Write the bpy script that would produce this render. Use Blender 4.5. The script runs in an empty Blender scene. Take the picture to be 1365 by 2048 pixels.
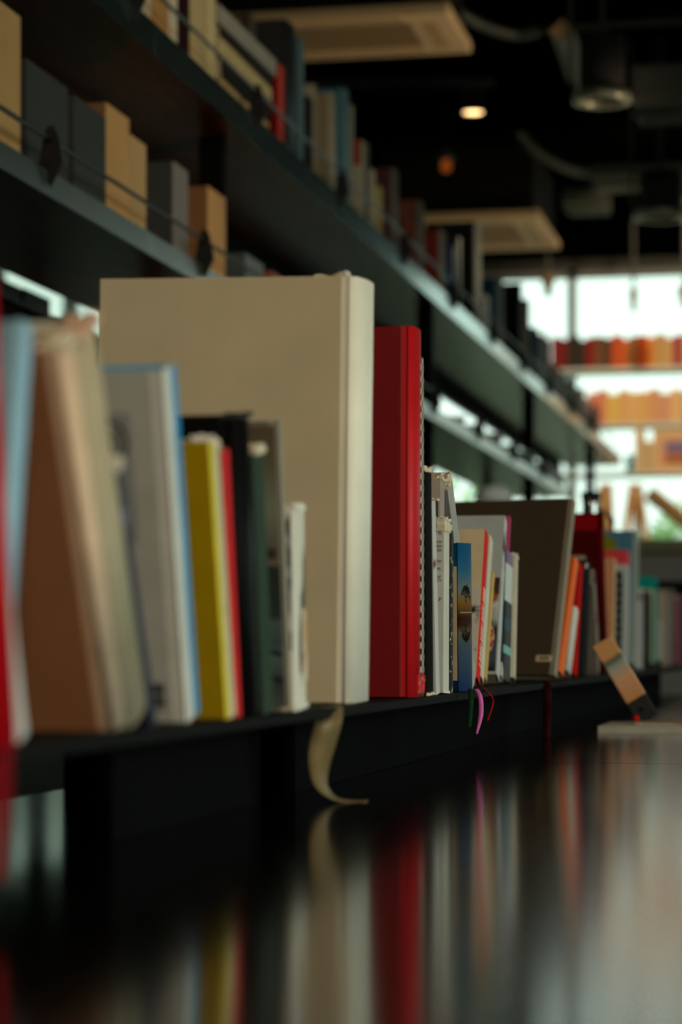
import bpy, bmesh, math, random
from mathutils import Matrix, Vector, Euler
random.seed(7)
C = bpy.context.scene.collection
SC = bpy.context.scene

# ------------------------------------------------------------------ camera
F = 4800.0                      # focal length in pixels of the 1365 x 2048 frame
VX, VY, PX0 = 1660.0, 1300.0, 682.5   # where the shelves' direction vanishes / horizon row
TH = math.atan((VX - PX0) / F)
CT, ST = math.cos(TH), math.sin(TH)
CZ = 0.895                      # eye height
TT = CZ - 0.122                 # table top
LT = CZ - 0.046                 # book ledge top
cam_d = bpy.data.cameras.new('camera')
cam = bpy.data.objects.new('camera', cam_d)
C.objects.link(cam)
cam.location = (0, 0, CZ)
cam.rotation_euler = (math.pi / 2, 0, TH)
cam_d.sensor_width = 36.0
cam_d.lens = F / 2048.0 * 36.0
cam_d.shift_y = (VY - 1024.0) / 2048.0
cam_d.clip_start = 0.02
cam_d.clip_end = 200
cam_d.dof.use_dof = True
cam_d.dof.focus_distance = 2.62
cam_d.dof.aperture_fstop = 5.2
SC.camera = cam

# ------------------------------------------------------------------ world, light, exposure
SC.view_settings.view_transform = 'Standard'
SC.view_settings.look = 'None'
SC.view_settings.exposure = 0.0
SC.view_settings.gamma = 1.0
SC.view_settings.use_curve_mapping = False
SC.cycles.use_denoising = True
SC.cycles.max_bounces = 8
SC.cycles.diffuse_bounces = 4
SC.cycles.glossy_bounces = 4
SC.cycles.transparent_max_bounces = 12
SC.cycles.sample_clamp_indirect = 6.0
W = bpy.data.worlds.new('overcast_sky')
SC.world = W
W.use_nodes = True
bg = W.node_tree.nodes['Background']
SKY = 8.0
bg.inputs[0].default_value = (0.90, 1.0, 0.92, 1)
bg.inputs[1].default_value = SKY


def lamp(name, kind, loc, target, energy, col, **kw):
    d = bpy.data.lights.new(name, kind)
    d.energy = energy
    d.color = col
    for k, v in kw.items():
        setattr(d, k, v)
    o = bpy.data.objects.new(name, d)
    C.objects.link(o)
    o.location = loc
    if target is not None:
        o.rotation_euler = (Vector(target) - Vector(loc)).to_track_quat('-Z', 'Y').to_euler()
    return o


def portal(name, loc, target, sx, sy):
    o = lamp(name, 'AREA', loc, target, 1.0, (1, 1, 1))
    o.data.shape = 'RECTANGLE'
    o.data.size, o.data.size_y = sx, sy
    o.data.cycles.is_portal = True
    return o


RX0, RX1, RY0, RY1, CEIL = -4.4, 5.6, -3.0, 17.2, CZ + 2.80
portal('portal_far', ((RX0 + RX1) / 2, RY1 + .06, CZ + 1.4), ((RX0 + RX1) / 2, 0, CZ + 1.4), 9.8, 2.9)
portal('portal_right', (RX1 + .06, 0.7, CZ + .95), (0, 0.7, CZ + .95), 5.6, 2.7)
portal('portal_left', (RX0 - .06, 12.4, CZ + 1.0), (0, 12.4, CZ + 1.0), 7.8, 2.7)
# warm track spotlights under the ceiling
lamp('track_spot', 'SPOT', (0.75, 3.1, CZ + 2.55), (-1.35, 4.55, CZ + .85), 42, (1.0, .72, .42), spot_size=math.radians(24), spot_blend=.35, shadow_soft_size=.03)
lamp('track_spot', 'SPOT', (-.2, 12.6, CZ + 2.6), (-.1, 16.2, CZ + 1.5), 230, (1.0, .78, .54), spot_size=math.radians(75), spot_blend=.5, shadow_soft_size=.04)
lamp('track_spot', 'SPOT', (-1.0, 12.9, CZ + 2.6), (-.8, 16.2, CZ + 1.2), 130, (1.0, .74, .40), spot_size=math.radians(70), spot_blend=.5, shadow_soft_size=.04)


# warm ceiling panels over the aisle behind the camera
lamp('ceiling_panel', 'AREA', (.9, -1.6, CZ + 1.9), (-.5, 2.0, CZ + .1), 52, (1.0, .80, .56), shape='DISK', size=1.1)
# added warm spots, out of view, brightening the ceiling air conditioners
for uy, ty, ue in ((8.5, 9.25, 190), (12.4, 13.7, 190)):
    lamp('added_uplight', 'SPOT', (1.2, uy, CZ + .5), (-1.85, ty, CZ + 2.38), ue, (1.0, .76, .48), shadow_soft_size=.08, spot_size=math.radians(30), spot_blend=.6)
lamp('added_uplight', 'SPOT', (1.3, 11.6, CZ + 1.4), (-.75, 14.8, CZ + .45), 170, (1.0, .78, .54), shadow_soft_size=.10, spot_size=math.radians(60), spot_blend=.6)  # added unseen spot that brightens the easels


lamp('added_shelf_uplight', 'SPOT', (.75, 4.0, CZ + .22), (-1.45, 5.5, CZ + 1.15), 34, (1.0, .66, .36), shadow_soft_size=.05, spot_size=math.radians(44), spot_blend=.8)  # added spot, out of view, warming the underside of the shelf


# ------------------------------------------------------------------ picture -> place helpers
def YX(px, X):                  # Y of the point on the plane x = X seen in column px
    k = (px - PX0) / F
    return X * (CT + k * ST) / (k * CT - ST)


def XY(px, Y):
    k = (px - PX0) / F
    return Y * (k * CT - ST) / (CT + k * ST)


def fw(X, Y):
    return -X * ST + Y * CT


def ZP(py, X, Y):
    return CZ + (VY - py) / F * fw(X, Y)


def PD(px, py, d):              # point at forward distance d
    r = (px - PX0) / F * d
    return Vector((r * CT - d * ST, r * ST + d * CT, CZ + (VY - py) / F * d))


# ------------------------------------------------------------------ materials
def lin(c):
    return tuple(((v / 255.0) / 12.92 if v / 255.0 <= .04045 else ((v / 255.0 + .055) / 1.055) ** 2.4) for v in c)


MC = {}


def mat(col, rough=.55, metal=0.0, var=.10, scale=30.0, spec=.5, bump=0.0, stretch=(1, 1, 1), key='', coat=0.0):
    k = (col, rough, metal, var, scale, spec, bump, stretch, key, coat)
    if k in MC:
        return MC[k]
    m = bpy.data.materials.new('surface_%d' % len(MC))
    m.use_nodes = True
    nt = m.node_tree
    b = nt.nodes['Principled BSDF']
    b.inputs['Roughness'].default_value = rough
    b.inputs['Metallic'].default_value = metal
    b.inputs['Specular IOR Level'].default_value = spec
    b.inputs['Coat Weight'].default_value = coat
    b.inputs['Coat Roughness'].default_value = .12
    c = lin(col)
    tc = nt.nodes.new('ShaderNodeTexCoord')
    mp = nt.nodes.new('ShaderNodeMapping')
    mp.inputs['Scale'].default_value = stretch
    nz = nt.nodes.new('ShaderNodeTexNoise')
    nz.inputs['Scale'].default_value = scale
    nz.inputs['Detail'].default_value = 5
    rp = nt.nodes.new('ShaderNodeValToRGB')
    rp.color_ramp.elements[0].position = .3
    rp.color_ramp.elements[1].position = .7
    rp.color_ramp.elements[0].color = tuple(max(0, v * (1 - var)) for v in c) + (1,)
    rp.color_ramp.elements[1].color = tuple(min(1, v * (1 + var)) for v in c) + (1,)
    nt.links.new(tc.outputs['Object'], mp.inputs[0])
    nt.links.new(mp.outputs[0], nz.inputs['Vector'])
    nt.links.new(nz.outputs[0], rp.inputs[0])
    nt.links.new(rp.outputs[0], b.inputs['Base Color'])
    if bump:
        bp = nt.nodes.new('ShaderNodeBump')
        bp.inputs['Strength'].default_value = bump
        bp.inputs['Distance'].default_value = .001
        nt.links.new(nz.outputs[0], bp.inputs['Height'])
        nt.links.new(bp.outputs[0], b.inputs['Normal'])
    MC[k] = m
    return m


def cloth(col, speck=True):
    """woven book cloth with a fine weave and a few foxing spots"""
    k = ('cloth', col)
    if k in MC:
        return MC[k]
    m = mat(col, .85, 0, .07, 14, .2, key='cloth')
    nt = m.node_tree
    b = nt.nodes['Principled BSDF']
    tc = [n for n in nt.nodes if n.type == 'TEX_COORD'][0]
    rp = [n for n in nt.nodes if n.type == 'VALTORGB'][0]
    w1 = nt.nodes.new('ShaderNodeTexWave')
    w1.bands_direction = 'Z'
    w1.inputs['Scale'].default_value = 420
    w1.inputs['Distortion'].default_value = 2
    w2 = nt.nodes.new('ShaderNodeTexWave')
    w2.bands_direction = 'X'
    w2.inputs['Scale'].default_value = 420
    w2.inputs['Distortion'].default_value = 2
    ad = nt.nodes.new('ShaderNodeMath')
    ad.operation = 'ADD'
    for w in (w1, w2):
        nt.links.new(tc.outputs['Object'], w.inputs['Vector'])
    nt.links.new(w1.outputs['Fac'], ad.inputs[0])
    nt.links.new(w2.outputs['Fac'], ad.inputs[1])
    bp = nt.nodes.new('ShaderNodeBump')
    bp.inputs['Strength'].default_value = .35
    bp.inputs['Distance'].default_value = .0004
    nt.links.new(ad.outputs[0], bp.inputs['Height'])
    nt.links.new(bp.outputs[0], b.inputs['Normal'])
    if speck:
        nz = nt.nodes.new('ShaderNodeTexNoise')
        nz.inputs['Scale'].default_value = 22
        nz.inputs['Detail'].default_value = 4
        r2 = nt.nodes.new('ShaderNodeValToRGB')
        r2.color_ramp.elements[0].position = .70
        r2.color_ramp.elements[0].color = (1, 1, 1, 1)
        r2.color_ramp.elements[1].position = .80
        r2.color_ramp.elements[1].color = (.55, .48, .38, 1)
        mx = nt.nodes.new('ShaderNodeMixRGB')
        mx.blend_type = 'MULTIPLY'
        mx.inputs[0].default_value = 1
        nt.links.new(tc.outputs['Object'], nz.inputs['Vector'])
        nt.links.new(nz.outputs[0], r2.inputs[0])
        nt.links.new(rp.outputs[0], mx.inputs[1])
        nt.links.new(r2.outputs[0], mx.inputs[2])
        nt.links.new(mx.outputs[0], b.inputs['Base Color'])
    MC[k] = m
    return m


def bands(key, stops, axis='Z', lo=0.0, hi=1.0, rough=.5, smooth=False, noise=0.0, spec=.04):
    """printed colour bands along one object axis: stops = [(pos, colour)]"""
    k = ('bands', key)
    if k in MC:
        return MC[k]
    m = bpy.data.materials.new('print_%d' % len(MC))
    m.use_nodes = True
    nt = m.node_tree
    b = nt.nodes['Principled BSDF']
    b.inputs['Roughness'].default_value = rough
    b.inputs['Specular IOR Level'].default_value = spec
    tc = nt.nodes.new('ShaderNodeTexCoord')
    sx = nt.nodes.new('ShaderNodeSeparateXYZ')
    mr = nt.nodes.new('ShaderNodeMapRange')
    mr.inputs['From Min'].default_value = lo
    mr.inputs['From Max'].default_value = hi
    rp = nt.nodes.new('ShaderNodeValToRGB')
    rp.color_ramp.interpolation = 'LINEAR' if smooth else 'CONSTANT'
    el = rp.color_ramp.elements
    while len(el) < len(stops):
        el.new(.5)
    for e, (p, c) in zip(el, stops):
        e.position = p
        e.color = lin(c) + (1,)
    nt.links.new(tc.outputs['Object'], sx.inputs[0])
    if noise:
        nz = nt.nodes.new('ShaderNodeTexNoise')
        nz.inputs['Scale'].default_value = 45
        nz.inputs['Detail'].default_value = 4
        mu = nt.nodes.new('ShaderNodeMath')
        mu.operation = 'MULTIPLY_ADD'
        mu.inputs[1].default_value = noise * 2
        ad = nt.nodes.new('ShaderNodeMath')
        ad.operation = 'ADD'
        ad.inputs[1].default_value = -noise
        nt.links.new(tc.outputs['Object'], nz.inputs['Vector'])
        nt.links.new(nz.outputs[0], mu.inputs[0])
        nt.links.new(mr.outputs[0], mu.inputs[2])
        nt.links.new(mu.outputs[0], ad.inputs[0])
        nt.links.new(ad.outputs[0], rp.inputs[0])
    else:
        nt.links.new(mr.outputs[0], rp.inputs[0])
    nt.links.new(sx.outputs[axis], mr.inputs['Value'])
    nt.links.new(rp.outputs[0], b.inputs['Base Color'])
    MC[k] = m
    return m


def blotch(key, c1, c2, scale=60, lo=.45, hi=.55, stretch=(1, 1, 1), rough=.6):
    """two-ink print: irregular marks of c2 on c1"""
    k = ('blotch', key)
    if k in MC:
        return MC[k]
    m = mat(c1, rough, 0, .1, scale, .4, 0, stretch, key='blotch' + key)
    rp = [n for n in m.node_tree.nodes if n.type == 'VALTORGB'][0]
    rp.color_ramp.elements[0].position = lo
    rp.color_ramp.elements[1].position = hi
    rp.color_ramp.elements[0].color = lin(c1) + (1,)
    rp.color_ramp.elements[1].color = lin(c2) + (1,)
    MC[k] = m
    return m


def checker(key, c1, c2, scale):
    k = ('chk', key)
    if k in MC:
        return MC[k]
    m = bpy.data.materials.new('checks_%d' % len(MC))
    m.use_nodes = True
    nt = m.node_tree
    b = nt.nodes['Principled BSDF']
    b.inputs['Roughness'].default_value = .6
    ck = nt.nodes.new('ShaderNodeTexChecker')
    ck.inputs['Color1'].default_value = lin(c1) + (1,)
    ck.inputs['Color2'].default_value = lin(c2) + (1,)
    ck.inputs['Scale'].default_value = scale
    tc = nt.nodes.new('ShaderNodeTexCoord')
    nt.links.new(tc.outputs['Object'], ck.inputs[0])
    nt.links.new(ck.outputs[0], b.inputs['Base Color'])
    MC[k] = m
    return m


def emit(col, s):
    k = ('emit', col, s)
    if k in MC:
        return MC[k]
    m = bpy.data.materials.new('glow_%d' % len(MC))
    m.use_nodes = True
    b = m.node_tree.nodes['Principled BSDF']
    b.inputs['Base Color'].default_value = (0, 0, 0, 1)
    b.inputs['Emission Color'].default_value = lin(col) + (1,)
    b.inputs['Emission Strength'].default_value = s
    MC[k] = m
    return m


def glass(key, tint, gloss=.06):
    k = ('glass', key)
    if k in MC:
        return MC[k]
    m = bpy.data.materials.new('pane_glass_' + key)
    m.use_nodes = True
    nt = m.node_tree
    nt.nodes.remove(nt.nodes['Principled BSDF'])
    out = nt.nodes['Material Output']
    t = nt.nodes.new('ShaderNodeBsdfTransparent')
    t.inputs[0].default_value = tint + (1,)
    g = nt.nodes.new('ShaderNodeBsdfGlossy')
    g.inputs['Roughness'].default_value = .02
    g.inputs['Color'].default_value = (.8, .9, .85, 1)
    mx = nt.nodes.new('ShaderNodeMixShader')
    mx.inputs[0].default_value = gloss
    nt.links.new(t.outputs[0], mx.inputs[1])
    nt.links.new(g.outputs[0], mx.inputs[2])
    nt.links.new(mx.outputs[0], out.inputs[0])
    MC[k] = m
    return m


M_BLACK = mat((20, 20, 20), .55, 0, .2, 8)
M_MATTE = mat((14, 13, 12), .8, 0, .2, 8)
M_PAGES = mat((205, 192, 165), .85, 0, .12, 60, .2, .4, (1, 60, .2))
M_PAGEW = mat((222, 218, 205), .85, 0, .10, 60, .2, .4, (1, 60, .2))
M_TORN = mat((218, 205, 178), .9, 0, .18, 180, .2, .6)
M_TORNW = mat((228, 224, 212), .9, 0, .14, 180, .2, .6)


# ------------------------------------------------------------------ mesh helpers
def link(name, bm, m, parent=None, smooth=False):
    me = bpy.data.meshes.new(name)
    bm.normal_update()
    bm.to_mesh(me)
    bm.free()
    if smooth:
        for p in me.polygons:
            p.use_smooth = True
    o = bpy.data.objects.new(name, me)
    C.objects.link(o)
    for mm in (m if isinstance(m, (list, tuple)) else [m]):
        me.materials.append(mm)
    if parent is not None:
        o.parent = parent
    return o


def box(bm, x0, x1, y0, y1, z0, z1, bev=0.0, seg=1, mi=0):
    r = bmesh.ops.create_cube(bm, size=1.0)
    vs = r['verts']
    for v in vs:
        v.co = Vector((x0 + (v.co.x + .5) * (x1 - x0), y0 + (v.co.y + .5) * (y1 - y0), z0 + (v.co.z + .5) * (z1 - z0)))
    fs = list({f for v in vs for f in v.link_faces})
    for f in fs:
        f.material_index = mi
    if bev:
        es = list({e for v in vs for e in v.link_edges})
        bev = min(bev, .45 * min(abs(x1 - x0), abs(y1 - y0), abs(z1 - z0)))
        bmesh.ops.bevel(bm, geom=es, offset=bev, segments=seg, affect='EDGES', profile=.5)
    return bm


def bx(*a, **k):
    return box(bmesh.new(), *a, **k)


def prism(bm, pts, z0, z1, axis='Z'):
    """extrude closed polygon pts (2-D) along an axis"""
    def P(p, h):
        if axis == 'Z':
            return (p[0], p[1], h)
        if axis == 'Y':
            return (p[0], h, p[1])
        return (h, p[0], p[1])
    a = [bm.verts.new(P(p, z0)) for p in pts]
    b = [bm.verts.new(P(p, z1)) for p in pts]
    n = len(pts)
    fs = [bm.faces.new(a), bm.faces.new(list(reversed(b)))]
    for i in range(n):
        fs.append(bm.faces.new((a[i], b[i], b[(i + 1) % n], a[(i + 1) % n])))
    bmesh.ops.recalc_face_normals(bm, faces=fs)
    return bm


def tube(bm, pts, r, n=10, cap=True):
    pts = [Vector(p) for p in pts]
    rs = r if isinstance(r, (list, tuple)) else [r] * len(pts)
    rings = []
    up = Vector((0, 0, 1))
    for i, p in enumerate(pts):
        t = (pts[min(i + 1, len(pts) - 1)] - pts[max(i - 1, 0)]).normalized()
        u = t.cross(up)
        if u.length < 1e-3:
            u = t.cross(Vector((1, 0, 0)))
        u.normalize()
        w = t.cross(u)
        rings.append([bm.verts.new(p + (u * math.cos(a) + w * math.sin(a)) * rs[i]) for a in [2 * math.pi * j / n for j in range(n)]])
    for a, b in zip(rings, rings[1:]):
        for j in range(n):
            bm.faces.new((a[j], a[(j + 1) % n], b[(j + 1) % n], b[j]))
    if cap:
        bm.faces.new(list(reversed(rings[0])))
        bm.faces.new(rings[-1])
    return bm


def lathe(bm, prof, loc=(0, 0, 0), n=24, cap=True):
    rings = []
    for r, z in prof:
        rings.append([bm.verts.new((loc[0] + r * math.cos(2 * math.pi * j / n), loc[1] + r * math.sin(2 * math.pi * j / n), loc[2] + z)) for j in range(n)])
    for a, b in zip(rings, rings[1:]):
        for j in range(n):
            bm.faces.new((a[j], a[(j + 1) % n], b[(j + 1) % n], b[j]))
    if cap and prof[0][0] > 1e-5:
        bm.faces.new(list(reversed(rings[0])))
    if cap and prof[-1][0] > 1e-5:
        bm.faces.new(rings[-1])
    bmesh.ops.remove_doubles(bm, verts=bm.verts, dist=1e-6)
    bmesh.ops.recalc_face_normals(bm, faces=bm.faces)
    return bm


def crumple(bm, x0, x1, y0, y1, z0, z1, jit, seed):
    """a torn, crumpled scrap of cover paper"""
    rnd = random.Random(seed)
    nx, ny = 4, 7
    top, bot = [], []
    for i in range(nx + 1):
        ra, rb = [], []
        for j in range(ny + 1):
            x = x0 + (x1 - x0) * i / nx
            y = y0 + (y1 - y0) * j / ny
            dz = rnd.random()
            ra.append(bm.verts.new((x + rnd.uniform(-jit, jit) * .5, y + rnd.uniform(-jit, jit) * .5, z0 + (z1 - z0) * (.25 + .75 * dz))))
            rb.append(bm.verts.new((x, y, z0)))
        top.append(ra)
        bot.append(rb)
    for i in range(nx):
        for j in range(ny):
            bm.faces.new((top[i][j], top[i + 1][j], top[i + 1][j + 1], top[i][j + 1]))
            bm.faces.new((bot[i][j], bot[i][j + 1], bot[i + 1][j + 1], bot[i + 1][j]))
    for i in range(nx):
        bm.faces.new((top[i][0], bot[i][0], bot[i + 1][0], top[i + 1][0]))
        bm.faces.new((top[i][ny], top[i + 1][ny], bot[i + 1][ny], bot[i][ny]))
    for j in range(ny):
        bm.faces.new((top[0][j], top[0][j + 1], bot[0][j + 1], bot[0][j]))
        bm.faces.new((top[nx][j], bot[nx][j], bot[nx][j + 1], top[nx][j + 1]))
    bmesh.ops.recalc_face_normals(bm, faces=bm.faces)
    return bm


def tag(o, label, cat, group=None):
    o['label'] = label
    o['category'] = cat
    if group:
        o['group'] = group
    return o


def thing(name, label, cat, loc=(0, 0, 0), rot=(0, 0, 0), group=None):
    o = bpy.data.objects.new(name, None)
    o.empty_display_size = .05
    C.objects.link(o)
    o.location = loc
    o.rotation_euler = rot
    return tag(o, label, cat, group)


def struct(name, bm, m, parent=None):
    o = link(name, bm, m, parent)
    if parent is None:
        o['kind'] = 'structure'
    return o


def world_child(o, parent):
    """keep o where it is in the world while parenting it"""
    o.parent = parent
    o.matrix_parent_inverse = parent.matrix_basis.inverted()
    return o


def text_part(name, s, size, m, parent, loc, rot, align='RIGHT'):
    cu = bpy.data.curves.new(name, 'FONT')
    cu.body = s
    cu.size = size
    cu.align_x = align
    cu.extrude = .0001
    t = bpy.data.objects.new(name + '_curve', cu)
    C.objects.link(t)
    bpy.context.view_layer.update()
    me = bpy.data.meshes.new_from_object(t.evaluated_get(bpy.context.evaluated_depsgraph_get()))
    bpy.data.objects.remove(t)
    bpy.data.curves.remove(cu)
    o = bpy.data.objects.new(name, me)
    C.objects.link(o)
    me.materials.clear()
    me.materials.append(m)
    o.parent = parent
    o.location = loc
    o.rotation_euler = rot
    return o


# ------------------------------------------------------------------ the room
M_FLOOR = mat((44, 36, 28), .75, 0, .25, 3, .5, 0, (6, .6, 1))
M_CEIL = mat((5, 5, 4), .95, 0, .2, 2, 0.0)
M_WALL = mat((58, 56, 52), .85, 0, .1, 3)
M_FRAME = mat((118, 120, 116), .5, 0, .05, 5)
struct('floor', bx(RX0 - .2, RX1 + .2, RY0 - .2, RY1 + .2, -.1, 0), M_FLOOR)
struct('ceiling', bx(RX0 - .2, RX1 + .2, RY0 - .2, RY1 + .2, CEIL, CEIL + .1), M_CEIL)
struct('wall_back', bx(RX0 - .2, RX1 + .2, RY0 - .2, RY0, 0, CEIL), M_WALL)


def windowed_wall(side, n, tint, along, a0, a1, w0, w1, z0, z1, mulls, plane, out):
    """wall with one long glazed opening: sill wall, head wall, piers, then the window itself"""
    bm = bmesh.new()

    def B(b, p, q, zz0, zz1, t0=0.0, t1=.18):
        if along == 'X':
            box(b, p, q, *sorted((plane + out * t0, plane + out * t1)), zz0, zz1)
        else:
            box(b, *sorted((plane + out * t0, plane + out * t1)), p, q, zz0, zz1)
    B(bm, a0, a1, 0, z0)
    if z1 < CEIL - .01:
        B(bm, a0, a1, z1, CEIL)
    if w0 > a0 + .01:
        B(bm, a0, w0, z0, z1)
    if w1 < a1 - .01:
        B(bm, w1, a1, z0, z1)
    struct('wall_' + side, bm, M_WALL)
    w = bpy.data.objects.new('window_%d' % n, None)
    C.objects.link(w)
    w['kind'] = 'structure'
    fr = bmesh.new()
    B(fr, w0, w1, z0, z0 + .05, .03, .11)
    B(fr, w0, w1, z1 - .05, z1, .03, .11)
    for q in [w0 + .025] + mulls + [w1 - .025]:
        B(fr, q - .03, q + .03, z0, z1, .03, .11)
    f = link('window_frame', fr, M_FRAME, w)
    f['kind'] = 'structure'
    ed = [w0] + mulls + [w1]
    for p, q in zip(ed, ed[1:]):
        g = bmesh.new()
        B(g, p + .02, q - .02, z0 + .04, z1 - .04, .066, .072)
        o = link('pane', g, glass('%s' % side, tint), w)
        o['kind'] = 'structure'
    return w


FARW_Z1 = ZP(537, XY(1250, RY1), RY1)
m0 = XY(1143, RY1)
windowed_wall('far', 1, (.42, .452, .438), 'X', RX0 - .2, RX1 + .2, RX0 + .1, RX1 - .1, CZ - .35, FARW_Z1,
              [m0 - 2.1, m0 - 1.05, m0, m0 + 1.55, m0 + 3.1, m0 + 4.65, m0 + 6.2], RY1, 1)
windowed_wall('right', 2, (.93, .95, .93), 'Y', RY0 - .2, RY1 + .2, -2.0, 3.4, CZ - .35, CZ + 2.2,
              [-.2, 1.6], RX1, 1)
windowed_wall('left', 3, (.31, .345, .325), 'Y', RY0 - .2, RY1 + .2, 8.6, 16.2, CZ - .3, CZ + 2.3,
              [9.9, 11.2, 12.5, 13.8, 15.1], RX0, -1)
struct('outside_ground', bx(-60, 60, -60, 80, -.35, -.3), mat((120, 125, 105), .9, 0, .2, 1))


def leafy_tree(loc, h, r, col, label, seed):
    t = thing('leafy_tree', label, 'tree', loc, (0, 0, 0), 'trees outside the windows')
    tr = tube(bmesh.new(), [(0, 0, 0), (.05, .02, h * .3), (0, .05, h * .62)], [.11, .09, .05], 8)
    link('trunk', tr, mat((80, 62, 46), .9, 0, .2, 6), t)
    rnd = random.Random(seed)
    bm = bmesh.new()
    for _ in range(700):
        a, b = rnd.uniform(0, 2 * math.pi), rnd.uniform(-1, 1)
        q = (rnd.random() ** .4) * r
        c = Vector((q * math.cos(a) * math.sqrt(1 - b * b), q * math.sin(a) * math.sqrt(1 - b * b), h * .66 + q * b * .95))
        s = rnd.uniform(.07, .15)
        u = Vector((rnd.uniform(-1, 1), rnd.uniform(-1, 1), rnd.uniform(-1, 1))).normalized()
        w = u.cross(Vector((rnd.uniform(-1, 1), rnd.uniform(-1, 1), 1))).normalized()
        bm.faces.new([bm.verts.new(c + u * s), bm.verts.new(c + w * s * .5), bm.verts.new(c - u * s), bm.verts.new(c - w * s * .5)])
    link('crown', bm, mat(col, .7, 0, .25, 2), t)


for i, (x, y, h, r, col, lab) in enumerate([
        (-1.0, 22.0, 2.6, 1.0, (170, 205, 140), 'pale green leafy tree outside, seen just left of the framed picture'),
        (1.2, 23.0, 2.4, 1.0, (178, 210, 150), 'pale green leafy tree outside the window, right of the framed picture'),
        (-3.6, 23.0, 2.8, 1.1, (150, 195, 125), 'green leafy tree outside, glimpsed under the lower shelf'),
        (-9.4, 15.5, 3.4, 1.3, (150, 190, 130), 'green leafy tree outside the window behind the shelving unit')]):
    leafy_tree((x, y, -.3), h, r, col, lab, 40 + i)

hedge = thing('hedge', 'green hedge outside the left window, low behind the shelving unit', 'hedge', (-6.0, 12.0, -.3))
rnd = random.Random(3)
hb = bmesh.new()
for _ in range(2600):
    c = Vector((rnd.uniform(.3, .62), rnd.uniform(-5.5, 5.5), rnd.uniform(.1, CZ + 1.65)))
    u = Vector((rnd.uniform(-1, 1), rnd.uniform(-1, 1), rnd.uniform(-1, 1))).normalized()
    w = u.cross(Vector((rnd.uniform(-1, 1), rnd.uniform(-1, 1), 1))).normalized()
    sz = rnd.uniform(.06, .13)
    hb.faces.new([hb.verts.new(c + u * sz), hb.verts.new(c + w * sz * .6), hb.verts.new(c - u * sz), hb.verts.new(c - w * sz * .6)])
link('leaves', hb, mat((150, 172, 126), .7, 0, .25, 2), hedge)
link('branches', bx(-.3, .3, -5.5, 5.5, 0, CZ + 1.6), mat((70, 84, 56), .9, 0, .4, 4), hedge)

# ------------------------------------------------------------------ black table, plinth, book ledge
M_TABLE = mat((7, 7, 7), .125, 0, .3, 5, .46)
YS = 0.122 * F / (1529 - VY) / CT - .02   # thin seam between the two tables
TX0, TX1 = -.66, 1.9


def table(y0, y1, label):
    t = thing('display_table', label, 'table', ((TX0 + TX1) / 2, (y0 + y1) / 2, 0), (0, 0, 0), 'black display tables')
    hx, hy = (TX1 - TX0) / 2, (y1 - y0) / 2
    link('tabletop', bx(-hx, hx, -hy, hy, TT - .03, TT, bev=.0012), M_TABLE, t)
    for sx in (-1, 1):
        for sy in (-1, 1):
            link('leg', bx(sx * (hx - .06) - .025, sx * (hx - .06) + .025, sy * (hy - .06) - .025, sy * (hy - .06) + .025, 0, TT - .03), M_BLACK, t)


table(-.9, YS - .0008, 'glossy black table top in the foreground, in front of the thin seam')
table(YS + .0008, 6.6, 'glossy black table beyond the thin seam, under the lying magazines')

LX = -.384                      # front edge of the ledge
LY0, LY1 = .55, 7.6
ledge = thing('book_ledge', 'long thin black metal ledge carrying the row of standing books', 'shelf', (LX, 0, LT))
link('ledge_board', bx(-.27, 0, LY0, LY1, -.008, 0, bev=.001), mat((10, 10, 10), .7, 0, .2, 20, .12), ledge)
ph = LT - .008 - TT             # black panels carrying the ledge
PXF = -.445                     # their front face
ys = [YX(p, PXF) for p in (226, 521, 592, 818, 986)]
link('recessed_panel', bx(PXF - LX - .115, PXF - LX - .105, ys[1] + .1, ys[2] + .75, TT - LT, -.008), mat((24, 30, 36), .8, 0, .2, 10, .05), ledge)
M_PANEL = mat((8, 8, 8), .85, 0, .2, 10, .05)
for a, b in ((ys[0], ys[1]), (ys[2], ys[3] - .001), (ys[3] + .001, ys[4] - .001), (ys[4] + .001, 4.6), (4.602, 6.5)):
    link('support_panel', bx(PXF - LX - .012, PXF - LX, a, b, TT - LT, -.008, bev=.0008), M_PANEL, ledge)
    link('end_panel', bx(PXF - LX - .16, PXF - LX - .012, b - .012, b, TT - LT, -.008), M_PANEL, ledge)

# ------------------------------------------------------------------ shelving unit
SX = -1.30                      # outer face of the shelf lips
SD = .345                       # depth
U0, U1 = CZ + 1.170, CZ + 1.233    # upper lip
L0, L1 = CZ + .771, CZ + .815      # lower lip
M_LIP = mat((116, 142, 140), .20, .92, .08, 6, .5)
M_LIPB = mat((112, 118, 113), .32, .8, .08, 6, .5)
M_ROD = mat((30, 30, 30), .4, .6, .1, 10)
M_SPADE = mat((16, 16, 16), .55, .3, .1, 10)
M_POST = mat((8, 8, 8), .8, 0, .1, 10, .06)


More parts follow.
